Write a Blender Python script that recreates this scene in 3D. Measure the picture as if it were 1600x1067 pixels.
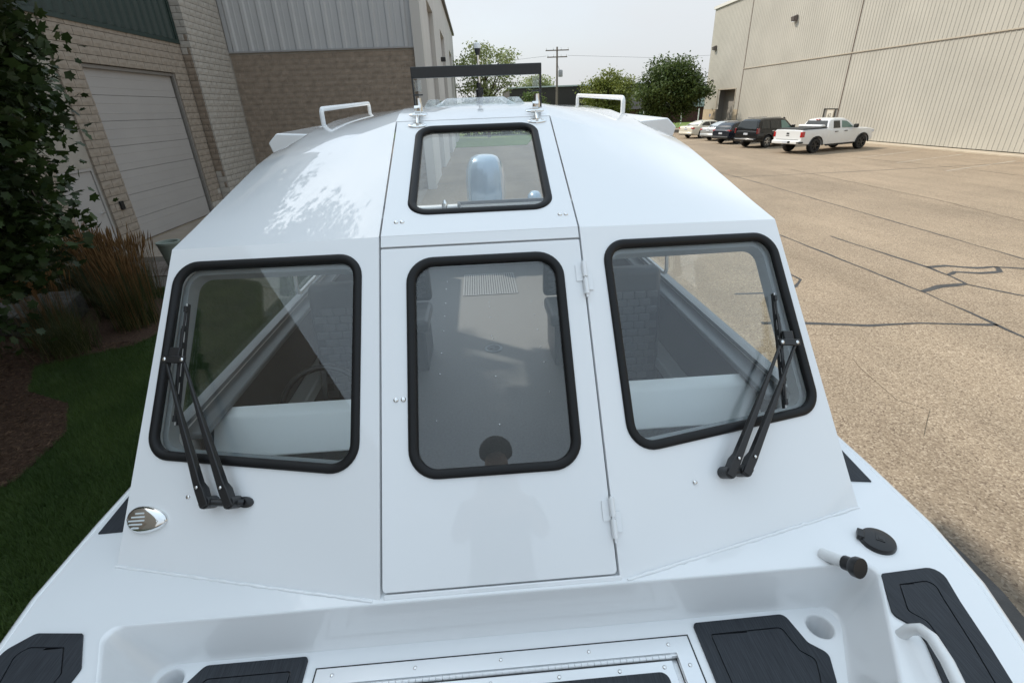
import bpy, bmesh, math, random
import numpy as np
from mathutils import Vector, Matrix, geometry

for o in list(bpy.data.objects):
    bpy.data.objects.remove(o)
R = math.radians
scene = bpy.context.scene
COL = scene.collection
random.seed(7)
RNG = np.random.default_rng(11)

# ------------------------------------------------------------------ camera
cd = bpy.data.cameras.new('camera')
cam = bpy.data.objects.new('camera', cd)
COL.objects.link(cam)
cd.sensor_width = 36.0
cd.lens = 762.0 / 1600.0 * 36.0
cd.clip_start = 0.03
cd.clip_end = 2000
cam.matrix_world = (Matrix.Translation((0, 0, 3.2)) @ Matrix.Rotation(R(-3.0), 4, 'Z')
                    @ Matrix.Rotation(R(90 - 25.66), 4, 'X') @ Matrix.Rotation(R(-2.2), 4, 'Z'))
scene.camera = cam

# ------------------------------------------------------------------ sky, sun, exposure
SUN = Vector((-0.55, 0.42, 0.72)).normalized()          # direction towards the sun
w = bpy.data.worlds.new('World')
scene.world = w
w.use_nodes = True
nt = w.node_tree
nt.nodes.clear()
sky = nt.nodes.new('ShaderNodeTexSky')
sky.sky_type = 'NISHITA'
sky.sun_disc = False
sky.sun_elevation = math.asin(SUN.z)
sky.sun_rotation = math.atan2(SUN.x, SUN.y)
sky.air_density = 1.0
sky.dust_density = 4.0
sky.ozone_density = 1.5
hsv = nt.nodes.new('ShaderNodeHueSaturation')
hsv.inputs['Saturation'].default_value = 1.0
tc = nt.nodes.new('ShaderNodeTexCoord')
mp = nt.nodes.new('ShaderNodeMapping')
mp.inputs['Scale'].default_value = (1.6, 1.6, 3.2)
nz = nt.nodes.new('ShaderNodeTexNoise')
nz.inputs['Scale'].default_value = 1.3
nz.inputs['Detail'].default_value = 6
nz.inputs['Roughness'].default_value = 0.55
cr = nt.nodes.new('ShaderNodeMapRange')
cr.inputs['From Min'].default_value = 0.35
cr.inputs['From Max'].default_value = 0.68
cr.inputs['To Min'].default_value = -0.12
cr.inputs['To Max'].default_value = 0.14
mixc = nt.nodes.new('ShaderNodeMix')
mixc.data_type = 'RGBA'
hcol = nt.nodes.new('ShaderNodeMix'); hcol.data_type = 'RGBA'      # thin haze layer: whiter low down, brighter and bluer overhead
hcol.inputs[6].default_value = (2.62, 2.66, 2.72, 1)
hcol.inputs[7].default_value = (3.9, 4.75, 5.35, 1)
bg = nt.nodes.new('ShaderNodeBackground')
bg.inputs['Strength'].default_value = 0.15
out = nt.nodes.new('ShaderNodeOutputWorld')
wb = nt.nodes.new('ShaderNodeVectorMath'); wb.operation = 'MULTIPLY'      # the photograph's cool white balance
wb.inputs[1].default_value = (0.95, 1.02, 1.06)
nt.links.new(sky.outputs[0], wb.inputs[0])
nt.links.new(wb.outputs[0], hsv.inputs['Color'])
nt.links.new(tc.outputs['Generated'], mp.inputs[0])
nt.links.new(mp.outputs[0], nz.inputs['Vector'])
nt.links.new(nz.outputs['Fac'], cr.inputs['Value'])
sxyz = nt.nodes.new('ShaderNodeSeparateXYZ')            # haze is thickest at the horizon and thins overhead
nt.links.new(tc.outputs['Generated'], sxyz.inputs[0])
hz = nt.nodes.new('ShaderNodeMapRange')
hz.inputs['From Min'].default_value = 0.0
hz.inputs['From Max'].default_value = 0.9
hz.inputs['To Min'].default_value = 0.97
hz.inputs['To Max'].default_value = 0.75
nt.links.new(sxyz.outputs[2], hz.inputs['Value'])
nt.links.new(sxyz.outputs[2], hcol.inputs[0])
nt.links.new(hcol.outputs[2], mixc.inputs[7])
hadd = nt.nodes.new('ShaderNodeMath'); hadd.operation = 'ADD'; hadd.use_clamp = True
nt.links.new(hz.outputs[0], hadd.inputs[0])
nt.links.new(cr.outputs[0], hadd.inputs[1])
nt.links.new(hadd.outputs[0], mixc.inputs[0])
nt.links.new(hsv.outputs[0], mixc.inputs[6])
nt.links.new(mixc.outputs[2], bg.inputs['Color'])
nt.links.new(bg.outputs[0], out.inputs[0])

sd = bpy.data.lights.new('sun', 'SUN')
sd.energy = 2.1
sd.angle = R(1.5)
sd.color = (1.0, 0.93, 0.82)
sun = bpy.data.objects.new('sun', sd)
COL.objects.link(sun)
sun.rotation_euler = SUN.to_track_quat('Z', 'Y').to_euler()
sun.location = SUN * 60

scene.view_settings.view_transform = 'Standard'
scene.view_settings.look = 'None'
scene.view_settings.exposure = 0.92
scene.view_settings.gamma = 1.0
scene.view_settings.use_curve_mapping = False
scene.cycles.max_bounces = 6
scene.cycles.diffuse_bounces = 3
scene.cycles.transparent_max_bounces = 16
scene.cycles.glossy_bounces = 3

# ------------------------------------------------------------------ helpers
OFF = {}          # world offset of each thing's empty, so meshes can be written in world coordinates


def tag(o, label=None, cat=None, group=None, kind=None):
    if label: o['label'] = label
    if cat: o['category'] = cat
    if group: o['group'] = group
    if kind: o['kind'] = kind
    return o


def thing(name, label, cat, loc=(0, 0, 0), rz=0.0, group=None, local=False):
    o = bpy.data.objects.new(name, None)
    o.empty_display_size = 0.2
    COL.objects.link(o)
    o.location = loc
    o.rotation_euler = (0, 0, rz)
    OFF[o.name] = Vector((0, 0, 0)) if local else Vector(loc)
    return tag(o, label, cat, group)


def finish(me, name, mat, parent, smooth):
    if smooth is not None:
        me.polygons.foreach_set('use_smooth', [True] * len(me.polygons))
        if smooth < 179:
            me.set_sharp_from_angle(angle=R(smooth))
    if mat is not None:
        me.materials.append(mat)
    o = bpy.data.objects.new(name, me)
    COL.objects.link(o)
    if parent is not None:
        o.parent = parent
        OFF[o.name] = OFF.get(parent.name, Vector((0, 0, 0)))
    return o


def fast(name, verts, faces, mat, parent=None, smooth=None):
    """numpy arrays -> mesh (all faces the same size)"""
    me = bpy.data.meshes.new(name)
    verts = np.asarray(verts, np.float32)
    if parent is not None:
        verts = verts - np.array(OFF.get(parent.name, (0, 0, 0)), np.float32)
    faces = np.asarray(faces, np.int32)
    n, k = faces.shape
    me.vertices.add(len(verts))
    me.vertices.foreach_set('co', verts.ravel())
    me.loops.add(n * k)
    me.loops.foreach_set('vertex_index', faces.ravel())
    me.polygons.add(n)
    me.polygons.foreach_set('loop_start', np.arange(0, n * k, k, dtype=np.int32))
    me.update(calc_edges=True)
    return finish(me, name, mat, parent, smooth)


class MB:
    def __init__(s):
        s.v = []
        s.f = []

    def add(s, vs, fs):
        b = len(s.v)
        s.v += [Vector(p) for p in vs]
        s.f += [tuple(i + b for i in f) for f in fs]
        return s

    def box(s, x0, x1, y0, y1, z0, z1):
        return s.add([(x0, y0, z0), (x1, y0, z0), (x1, y1, z0), (x0, y1, z0),
                      (x0, y0, z1), (x1, y0, z1), (x1, y1, z1), (x0, y1, z1)],
                     [(0, 3, 2, 1), (4, 5, 6, 7), (0, 1, 5, 4), (1, 2, 6, 5), (2, 3, 7, 6), (3, 0, 4, 7)])

    def obox(s, c, ax, ay, az, hx, hy, hz):
        c = Vector(c); ax = Vector(ax).normalized(); ay = Vector(ay).normalized(); az = Vector(az).normalized()
        P = []
        for k in (-1, 1):
            for i, j in ((-1, -1), (1, -1), (1, 1), (-1, 1)):
                P.append(c + ax * hx * i + ay * hy * j + az * hz * k)
        return s.add(P, [(0, 3, 2, 1), (4, 5, 6, 7), (0, 1, 5, 4), (1, 2, 6, 5), (2, 3, 7, 6), (3, 0, 4, 7)])

    def bar(s, a, b, wd, hg, up=(0, 0, 1)):
        a = Vector(a); b = Vector(b); d = (b - a)
        L = d.length; d.normalize()
        side = d.cross(Vector(up))
        if side.length < 1e-4: side = d.cross(Vector((1, 0, 0)))
        side.normalize(); u = side.cross(d).normalized()
        return s.obox((a + b) / 2, d, side, u, L / 2, wd / 2, hg / 2)

    def tube(s, pts, r, n=10, caps=True, closed=False):
        pts = [Vector(p) for p in pts]
        rs = r if isinstance(r, (list, tuple)) else [r] * len(pts)
        m = len(pts)
        rings = []
        prev = None
        for i, p in enumerate(pts):
            if closed:
                t = (pts[(i + 1) % m] - pts[i - 1])
            else:
                t = (pts[min(i + 1, m - 1)] - pts[max(i - 1, 0)])
            t.normalize()
            if prev is None:
                a = Vector((0, 0, 1)) if abs(t.z) < 0.9 else Vector((1, 0, 0))
                u = t.cross(a).normalized()
            else:
                u = (prev - t * prev.dot(t)).normalized()
            prev = u
            vv = t.cross(u)
            rings.append([p + (u * math.cos(2 * math.pi * k / n) + vv * math.sin(2 * math.pi * k / n)) * rs[i] for k in range(n)])
        vs = [q for rg in rings for q in rg]
        fs = []
        for i in range(m if closed else m - 1):
            j = (i + 1) % m
            for k in range(n):
                fs.append((i * n + k, i * n + (k + 1) % n, j * n + (k + 1) % n, j * n + k))
        if caps and not closed:
            fs.append(tuple(range(n - 1, -1, -1)))
            fs.append(tuple((m - 1) * n + k for k in range(n)))
        return s.add(vs, fs)

    def lathe(s, prof, n=20, M=None, sx=1.0, sy=1.0, caps=(True, True)):
        M = M or Matrix.Identity(4)
        vs = []
        for r, z in prof:
            for k in range(n):
                a = 2 * math.pi * k / n
                vs.append(M @ Vector((r * sx * math.cos(a), r * sy * math.sin(a), z)))
        fs = []
        for i in range(len(prof) - 1):
            for k in range(n):
                fs.append((i * n + k, i * n + (k + 1) % n, (i + 1) * n + (k + 1) % n, (i + 1) * n + k))
        if caps[0]: fs.append(tuple(range(n - 1, -1, -1)))
        if caps[1]: fs.append(tuple((len(prof) - 1) * n + k for k in range(n)))
        return s.add(vs, fs)

    def loft(s, rings, caps=True, closed=True):
        n = len(rings[0])
        vs = [q for rg in rings for q in rg]
        fs = []
        for i in range(len(rings) - 1):
            for k in range(n if closed else n - 1):
                fs.append((i * n + k, i * n + (k + 1) % n, (i + 1) * n + (k + 1) % n, (i + 1) * n + k))
        if caps and closed:
            fs.append(tuple(range(n - 1, -1, -1)))
            fs.append(tuple((len(rings) - 1) * n + k for k in range(n)))
        return s.add(vs, fs)

    def panel(s, fr, outer, holes, t, h=0.0):
        """flat plate with holes, front at height h, thickness t below it"""
        loops = [outer] + list(holes)
        tri = geometry.tessellate_polygon([[Vector((p[0], p[1], 0)) for p in l] for l in loops])
        flat = [p for l in loops for p in l]
        N = len(flat)
        vs = [fr.p(p, h) for p in flat] + [fr.p(p, h - t) for p in flat]
        fs = []
        for a, b, c in tri:
            fs.append((a, b, c)); fs.append((N + c, N + b, N + a))
        i0 = 0
        for l in loops:
            m = len(l)
            for k in range(m):
                a = i0 + k; b = i0 + (k + 1) % m
                fs.append((a, b, N + b, N + a))
            i0 += m
        return s.add(vs, fs)

    def sweep(s, fr, loop, prof):
        """closed loop in a frame; prof = [(inset, height)...] as a closed section"""
        m = len(loop); n = len(prof)
        vs = []
        for d, h in prof:
            vs += [fr.p(p, h) for p in inset(loop, d)]
        fs = []
        for j in range(n):
            j2 = (j + 1) % n
            for k in range(m):
                k2 = (k + 1) % m
                fs.append((j * m + k, j * m + k2, j2 * m + k2, j2 * m + k))
        return s.add(vs, fs)

    def build(s, name, mat, parent=None, smooth=None, bevel=None, label=None, cat=None, group=None, kind=None, recalc=True, seg=2):
        off = OFF.get(parent.name, Vector((0, 0, 0))) if parent is not None else Vector((0, 0, 0))
        me = bpy.data.meshes.new(name)
        me.from_pydata([tuple(p - off) for p in s.v], [], s.f)
        if recalc:
            bm = bmesh.new(); bm.from_mesh(me)
            bmesh.ops.remove_doubles(bm, verts=bm.verts, dist=1e-6)
            bmesh.ops.recalc_face_normals(bm, faces=bm.faces)
            bm.to_mesh(me); bm.free()
        o = finish(me, name, mat, parent, smooth)
        if bevel:
            b = o.modifiers.new('bevel', 'BEVEL')
            b.width = bevel; b.segments = seg; b.limit_method = 'ANGLE'; b.angle_limit = R(35)
            b.harden_normals = False
            me.polygons.foreach_set('use_smooth', [True] * len(me.polygons))
            me.set_sharp_from_angle(angle=R(40))
        return tag(o, label, cat, group, kind)


class Frame:
    def __init__(s, o, u, n):
        s.o = Vector(o); s.n = Vector(n).normalized()
        u = Vector(u); s.u = (u - s.n * u.dot(s.n)).normalized()
        s.v = s.n.cross(s.u)

    def p(s, q, h=0.0):
        return s.o + s.u * q[0] + s.v * q[1] + s.n * h

    def to2(s, P):
        d = Vector(P) - s.o
        return (d.dot(s.u), d.dot(s.v))


def area2(l):
    return sum(l[i][0] * l[(i + 1) % len(l)][1] - l[(i + 1) % len(l)][0] * l[i][1] for i in range(len(l))) / 2


def ccw(l):
    return list(l) if area2(l) > 0 else list(l)[::-1]


def inset(loop, d):
    """move a CCW loop inwards by d"""
    m = len(loop); res = []
    for i in range(m):
        a = Vector(loop[i - 1]); b = Vector(loop[i]); c = Vector(loop[(i + 1) % m])
        e1 = (b - a); e2 = (c - b)
        if e1.length < 1e-9: e1 = e2
        if e2.length < 1e-9: e2 = e1
        e1 = e1.normalized(); e2 = e2.normalized()
        n1 = Vector((-e1.y, e1.x)); n2 = Vector((-e2.y, e2.x))
        nn = n1 + n2
        if nn.length < 1e-6: nn = n1.copy()
        nn.normalize()
        k = max(0.35, nn.dot(n1))
        res.append(tuple(b + nn * (d / k)))
    return res


def rounded(pts, r, n=6):
    m = len(pts); res = []
    rr = list(r) if isinstance(r, (list, tuple)) else [r] * m
    if area2(pts) < 0: pts = list(pts)[::-1]; rr = rr[::-1]
    for i in range(m):
        a = Vector(pts[i - 1]); b = Vector(pts[i]); c = Vector(pts[(i + 1) % m])
        ri = rr[i]
        if ri <= 0:
            res.append(tuple(b)); continue
        e1 = (a - b); e2 = (c - b)
        ang = e1.angle(e2)
        t = min(ri / math.tan(ang / 2), e1.length * .49, e2.length * .49)
        p0 = b + e1.normalized() * t; p1 = b + e2.normalized() * t
        kk = t * math.tan(ang / 2)
        bis = (e1.normalized() + e2.normalized())
        if bis.length < 1e-5:
            res.append(tuple(b)); continue
        bis.normalize()
        cen = b + bis * (kk / math.sin(ang / 2))
        a0 = math.atan2(p0.y - cen.y, p0.x - cen.x); a1 = math.atan2(p1.y - cen.y, p1.x - cen.x)
        da = (a1 - a0 + math.pi) % (2 * math.pi) - math.pi
        for k in range(n + 1):
            an = a0 + da * k / n
            res.append((cen.x + kk * math.cos(an), cen.y + kk * math.sin(an)))
    return res


# ------------------------------------------------------------------ materials
def mat(name, col, rough=0.5, metal=0.0, spec=0.5, coat=0.0, var=0.0, vscale=3.0, bump=0.0, bscale=40.0, trans=0.0, coat_rough=0.05, rvar=0.0):
    m = bpy.data.materials.new(name)
    m.use_nodes = True
    nt = m.node_tree; N = nt.nodes; b = N['Principled BSDF']
    b.inputs['Base Color'].default_value = (*col, 1)
    b.inputs['Roughness'].default_value = rough
    b.inputs['Metallic'].default_value = metal
    b.inputs['Specular IOR Level'].default_value = spec
    b.inputs['Coat Weight'].default_value = coat
    b.inputs['Coat Roughness'].default_value = coat_rough
    if trans: b.inputs['Transmission Weight'].default_value = trans
    if var or bump or rvar:
        t = N.new('ShaderNodeTexCoord')
    if var:
        n = N.new('ShaderNodeTexNoise'); n.inputs['Scale'].default_value = vscale; n.inputs['Detail'].default_value = 5
        r = N.new('ShaderNodeMapRange'); r.inputs['From Min'].default_value = .3; r.inputs['From Max'].default_value = .7
        r.inputs['To Min'].default_value = 1 - var; r.inputs['To Max'].default_value = 1 + var
        v = N.new('ShaderNodeVectorMath'); v.operation = 'SCALE'; v.inputs[0].default_value = col
        nt.links.new(t.outputs['Object'], n.inputs['Vector'])
        nt.links.new(n.outputs['Fac'], r.inputs['Value'])
        nt.links.new(r.outputs[0], v.inputs['Scale'])
        nt.links.new(v.outputs[0], b.inputs['Base Color'])
    if rvar:
        n = N.new('ShaderNodeTexNoise'); n.inputs['Scale'].default_value = 2.5; n.inputs['Detail'].default_value = 6
        r = N.new('ShaderNodeMapRange'); r.inputs['From Min'].default_value = .3; r.inputs['From Max'].default_value = .7
        r.inputs['To Min'].default_value = rough; r.inputs['To Max'].default_value = rough + rvar
        nt.links.new(t.outputs['Object'], n.inputs['Vector'])
        nt.links.new(n.outputs['Fac'], r.inputs['Value'])
        nt.links.new(r.outputs[0], b.inputs['Roughness'])
    if bump:
        n = N.new('ShaderNodeTexNoise'); n.inputs['Scale'].default_value = bscale; n.inputs['Detail'].default_value = 4
        bp = N.new('ShaderNodeBump'); bp.inputs['Strength'].default_value = bump; bp.inputs['Distance'].default_value = 0.01
        nt.links.new(t.outputs['Object'], n.inputs['Vector'])
        nt.links.new(n.outputs['Fac'], bp.inputs['Height'])
        nt.links.new(bp.outputs[0], b.inputs['Normal'])
    return m


def glass(name, tint, ior=1.5, dirt=0.0):
    """clear pane: sees through with a tint, mirrors by Fresnel"""
    m = bpy.data.materials.new(name)
    m.use_nodes = True
    nt = m.node_tree; N = nt.nodes
    N.clear()
    o = N.new('ShaderNodeOutputMaterial')
    t = N.new('ShaderNodeBsdfTransparent'); t.inputs[0].default_value = (*tint, 1)
    g = N.new('ShaderNodeBsdfGlossy'); g.inputs['Roughness'].default_value = 0.004; g.inputs[0].default_value = (1, 1, 1, 1)
    fr = N.new('ShaderNodeFresnel')
    ge = N.new('ShaderNodeNewGeometry'); im = N.new('ShaderNodeMapRange')      # the way out uses the inverse index
    im.inputs['To Min'].default_value = ior; im.inputs['To Max'].default_value = 1 / ior
    nt.links.new(ge.outputs['Backfacing'], im.inputs['Value']); nt.links.new(im.outputs[0], fr.inputs['IOR'])
    mx = N.new('ShaderNodeMixShader')
    nt.links.new(fr.outputs[0], mx.inputs[0]); nt.links.new(t.outputs[0], mx.inputs[1]); nt.links.new(g.outputs[0], mx.inputs[2])
    last = mx
    if dirt:
        d = N.new('ShaderNodeBsdfDiffuse'); d.inputs[0].default_value = (.7, .72, .72, 1)
        m2 = N.new('ShaderNodeMixShader'); m2.inputs[0].default_value = dirt
        nt.links.new(mx.outputs[0], m2.inputs[1]); nt.links.new(d.outputs[0], m2.inputs[2]); last = m2
    nt.links.new(last.outputs[0], o.inputs[0])
    return m


M_white = mat('white_gloss_paint', (.80, .815, .825), .32, coat=1.0, coat_rough=.03, rvar=.12, bump=.035, bscale=2.6)
M_white2 = mat('white_satin', (.78, .79, .80), .4)
M_rub = mat('black_rubber', (.007, .007, .0075), .5, spec=.3, bump=.02, bscale=300)
M_blk = mat('black_plastic', (.012, .012, .013), .35)
M_blkmetal = mat('black_powdercoat', (.018, .02, .022), .38, bump=.03, bscale=900)
M_chrome = mat('polished_stainless', (.78, .78, .77), .08, 1.0)
M_steel = mat('brushed_aluminium', (.76, .77, .78), .40, .85, rvar=.12)
M_alu = mat('white_satin_tube', (.74, .75, .75), .3, coat=.3)
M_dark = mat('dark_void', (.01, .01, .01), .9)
M_pane = glass('window_glass', (.975, .992, .99), 1.52)
M_acryl = glass('clear_acrylic', (.9, .93, .93), 1.49, .12)
M_carpet = mat('charcoal_carpet', (.035, .04, .043), .95, spec=.1, var=.35, vscale=160, bump=.3, bscale=400)
M_floor = mat('grey_floor_coating', (.15, .147, .143), .5, var=.12, vscale=60, bump=.08, bscale=500)
M_side = mat('dark_side_liner', (.055, .056, .058), .6, var=.1, vscale=2)
M_vinyl = mat('grey_quilted_vinyl', (.16, .165, .17), .5, var=.06, vscale=8)
M_vinyld = mat('charcoal_vinyl', (.05, .052, .055), .5)


def pad_material():
    m = mat('charcoal_foam_deck_pad', (.022, .026, .032), .6, spec=.35)
    nt = m.node_tree; N = nt.nodes; b = N['Principled BSDF']
    t = N.new('ShaderNodeTexCoord')
    mp = N.new('ShaderNodeMapping'); mp.inputs['Scale'].default_value = (400, 14, 30)
    n = N.new('ShaderNodeTexNoise'); n.inputs['Scale'].default_value = 1.0; n.inputs['Detail'].default_value = 3
    r = N.new('ShaderNodeValToRGB')
    r.color_ramp.elements[0].color = (.014, .017, .022, 1); r.color_ramp.elements[0].position = .3
    r.color_ramp.elements[1].color = (.034, .039, .047, 1); r.color_ramp.elements[1].position = .72
    bp = N.new('ShaderNodeBump'); bp.inputs['Strength'].default_value = .25; bp.inputs['Distance'].default_value = .002
    nt.links.new(t.outputs['Object'], mp.inputs[0]); nt.links.new(mp.outputs[0], n.inputs['Vector'])
    nt.links.new(n.outputs['Fac'], r.inputs[0]); nt.links.new(r.outputs[0], b.inputs['Base Color'])
    nt.links.new(n.outputs['Fac'], bp.inputs['Height']); nt.links.new(bp.outputs[0], b.inputs['Normal'])
    return m


M_pad = pad_material()

# ------------------------------------------------------------------ ground materials
def lot_material():
    m = mat('tan_aggregate_asphalt', (.36, .30, .23), .85, spec=.3)
    nt = m.node_tree; N = nt.nodes; L = nt.links; b = N['Principled BSDF']
    t = N.new('ShaderNodeTexCoord')
    vo = N.new('ShaderNodeTexVoronoi'); vo.inputs['Scale'].default_value = 62
    L.new(t.outputs['Object'], vo.inputs['Vector'])
    sep = N.new('ShaderNodeSeparateColor'); L.new(vo.outputs['Color'], sep.inputs[0])
    ramp = N.new('ShaderNodeValToRGB')
    els = ramp.color_ramp.elements
    els[0].position = 0.0; els[0].color = (0.151, 0.109, 0.076, 1)
    els[1].position = 1.0; els[1].color = (0.437, 0.353, 0.260, 1)
    for p, c in ((.18, (0.235, 0.176, 0.122, 1)), (.5, (0.290, 0.223, 0.155, 1)), (.8, (0.323, 0.252, 0.176, 1))):
        e = els.new(p); e.color = c
    L.new(sep.outputs[0], ramp.inputs[0])
    # broad stains and tyre-worn lanes (stretched along the lanes)
    n1 = N.new('ShaderNodeTexNoise'); n1.inputs['Scale'].default_value = .35; n1.inputs['Detail'].default_value = 7; n1.inputs['Roughness'].default_value = .62
    L.new(t.outputs['Object'], n1.inputs['Vector'])
    mp = N.new('ShaderNodeMapping'); mp.inputs['Scale'].default_value = (.55, .07, 1)
    L.new(t.outputs['Object'], mp.inputs[0])
    n2 = N.new('ShaderNodeTexNoise'); n2.inputs['Scale'].default_value = 1.0; n2.inputs['Detail'].default_value = 6; n2.inputs['Roughness'].default_value = .6
    L.new(mp.outputs[0], n2.inputs['Vector'])
    r1 = N.new('ShaderNodeMapRange'); r1.inputs['From Min'].default_value = .3; r1.inputs['From Max'].default_value = .7; r1.inputs['To Min'].default_value = .86; r1.inputs['To Max'].default_value = 1.1
    r2 = N.new('ShaderNodeMapRange'); r2.inputs['From Min'].default_value = .32; r2.inputs['From Max'].default_value = .62; r2.inputs['To Min'].default_value = .80; r2.inputs['To Max'].default_value = 1.06
    L.new(n1.outputs['Fac'], r1.inputs['Value']); L.new(n2.outputs['Fac'], r2.inputs['Value'])
    mu = N.new('ShaderNodeMath'); mu.operation = 'MULTIPLY'; L.new(r1.outputs[0], mu.inputs[0]); L.new(r2.outputs[0], mu.inputs[1])
    # fine grit
    n3 = N.new('ShaderNodeTexNoise'); n3.inputs['Scale'].default_value = 160; n3.inputs['Detail'].default_value = 3
    L.new(t.outputs['Object'], n3.inputs['Vector'])
    r3 = N.new('ShaderNodeMapRange'); r3.inputs['From Min'].default_value = .3; r3.inputs['From Max'].default_value = .7; r3.inputs['To Min'].default_value = .88; r3.inputs['To Max'].default_value = 1.12
    L.new(n3.outputs['Fac'], r3.inputs['Value'])
    mu2 = N.new('ShaderNodeMath'); mu2.operation = 'MULTIPLY'; L.new(mu.outputs[0], mu2.inputs[0]); L.new(r3.outputs[0], mu2.inputs[1])
    sc = N.new('ShaderNodeVectorMath'); sc.operation = 'SCALE'; L.new(ramp.outputs[0], sc.inputs[0]); L.new(mu2.outputs[0], sc.inputs['Scale'])
    # rusty blotches
    n4 = N.new('ShaderNodeTexNoise'); n4.inputs['Scale'].default_value = 1.1; n4.inputs['Detail'].default_value = 8; n4.inputs['Roughness'].default_value = .7
    L.new(t.outputs['Object'], n4.inputs['Vector'])
    r4 = N.new('ShaderNodeMapRange'); r4.inputs['From Min'].default_value = .66; r4.inputs['From Max'].default_value = .80; r4.inputs['To Min'].default_value = 0; r4.inputs['To Max'].default_value = .5
    L.new(n4.outputs['Fac'], r4.inputs['Value'])
    mx = N.new('ShaderNodeMix'); mx.data_type = 'RGBA'; mx.inputs[7].default_value = (.26, .16, .09, 1)
    L.new(r4.outputs[0], mx.inputs[0]); L.new(sc.outputs[0], mx.inputs[6])
    # darker grey band along the seam beside the boat, fading out aft
    sx = N.new('ShaderNodeSeparateXYZ'); L.new(t.outputs['Object'], sx.inputs[0])
    ab = N.new('ShaderNodeMath'); ab.operation = 'SUBTRACT'; ab.inputs[1].default_value = 3.62; L.new(sx.outputs[0], ab.inputs[0])
    ab2 = N.new('ShaderNodeMath'); ab2.operation = 'ABSOLUTE'; L.new(ab.outputs[0], ab2.inputs[0])
    ad = N.new('ShaderNodeMath'); ad.operation = 'MULTIPLY_ADD'; ad.inputs[1].default_value = .35; L.new(n4.outputs['Fac'], ad.inputs[0]); L.new(ab2.outputs[0], ad.inputs[2])
    r5 = N.new('ShaderNodeMapRange'); r5.inputs['From Min'].default_value = .24; r5.inputs['From Max'].default_value = .40; r5.inputs['To Min'].default_value = .75; r5.inputs['To Max'].default_value = 0
    L.new(ad.outputs[0], r5.inputs['Value'])
    yl = N.new('ShaderNodeMapRange'); yl.inputs['From Min'].default_value = 2.5; yl.inputs['From Max'].default_value = 3.2; yl.inputs['To Min'].default_value = 1; yl.inputs['To Max'].default_value = 0
    L.new(sx.outputs[1], yl.inputs['Value'])
    m5 = N.new('ShaderNodeMath'); m5.operation = 'MULTIPLY'; L.new(r5.outputs[0], m5.inputs[0]); L.new(yl.outputs[0], m5.inputs[1])
    gr = N.new('ShaderNodeVectorMath'); gr.operation = 'MULTIPLY'; gr.inputs[1].default_value = (.40, .42, .46); L.new(mx.outputs[2], gr.inputs[0])
    mx2 = N.new('ShaderNodeMix'); mx2.data_type = 'RGBA'; L.new(m5.outputs[0], mx2.inputs[0]); L.new(mx.outputs[2], mx2.inputs[6]); L.new(gr.outputs[0], mx2.inputs[7])
    n6 = N.new('ShaderNodeTexNoise'); n6.inputs['Scale'].default_value = .8; n6.inputs['Detail'].default_value = 9; n6.inputs['Roughness'].default_value = .72
    mp6 = N.new('ShaderNodeMapping'); mp6.inputs['Location'].default_value = (13.7, 4.1, 0); mp6.inputs['Scale'].default_value = (1, .45, 1)
    L.new(t.outputs['Object'], mp6.inputs[0]); L.new(mp6.outputs[0], n6.inputs['Vector'])
    r6 = N.new('ShaderNodeMapRange'); r6.inputs['From Min'].default_value = .56; r6.inputs['From Max'].default_value = .78; r6.inputs['To Min'].default_value = 0; r6.inputs['To Max'].default_value = .38
    L.new(n6.outputs['Fac'], r6.inputs['Value'])
    dk = N.new('ShaderNodeVectorMath'); dk.operation = 'MULTIPLY'; dk.inputs[1].default_value = (.52, .47, .42); L.new(mx2.outputs[2], dk.inputs[0])
    mx6 = N.new('ShaderNodeMix'); mx6.data_type = 'RGBA'; L.new(r6.outputs[0], mx6.inputs[0]); L.new(mx2.outputs[2], mx6.inputs[6]); L.new(dk.outputs[0], mx6.inputs[7])
    L.new(mx6.outputs[2], b.inputs['Base Color'])
    bp = N.new('ShaderNodeBump'); bp.inputs['Strength'].default_value = .55; bp.inputs['Distance'].default_value = .006
    L.new(vo.outputs['Distance'], bp.inputs['Height']); bp.invert = True; bp.inputs['Strength'].default_value = .4
    L.new(bp.outputs[0], b.inputs['Normal'])
    return m


def two_tone(name, c0, c1, scale, rough=.9, bump=.4, bscale=None, detail=8, stretch=(1, 1, 1)):
    m = mat(name, c0, rough, spec=.2)
    nt = m.node_tree; N = nt.nodes; L = nt.links; b = N['Principled BSDF']
    t = N.new('ShaderNodeTexCoord')
    mp = N.new('ShaderNodeMapping'); mp.inputs['Scale'].default_value = stretch; L.new(t.outputs['Object'], mp.inputs[0])
    n = N.new('ShaderNodeTexNoise'); n.inputs['Scale'].default_value = scale; n.inputs['Detail'].default_value = detail; n.inputs['Roughness'].default_value = .65
    L.new(mp.outputs[0], n.inputs['Vector'])
    r = N.new('ShaderNodeValToRGB')
    r.color_ramp.elements[0].position = .3; r.color_ramp.elements[0].color = (*c0, 1)
    r.color_ramp.elements[1].position = .7; r.color_ramp.elements[1].color = (*c1, 1)
    L.new(n.outputs['Fac'], r.inputs[0]); L.new(r.outputs[0], b.inputs['Base Color'])
    n2 = N.new('ShaderNodeTexNoise'); n2.inputs['Scale'].default_value = bscale or scale * 4; n2.inputs['Detail'].default_value = 5
    L.new(mp.outputs[0], n2.inputs['Vector'])
    bp = N.new('ShaderNodeBump'); bp.inputs['Strength'].default_value = bump; bp.inputs['Distance'].default_value = .02
    L.new(n2.outputs['Fac'], bp.inputs['Height']); L.new(bp.outputs[0], b.inputs['Normal'])
    return m


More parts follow.
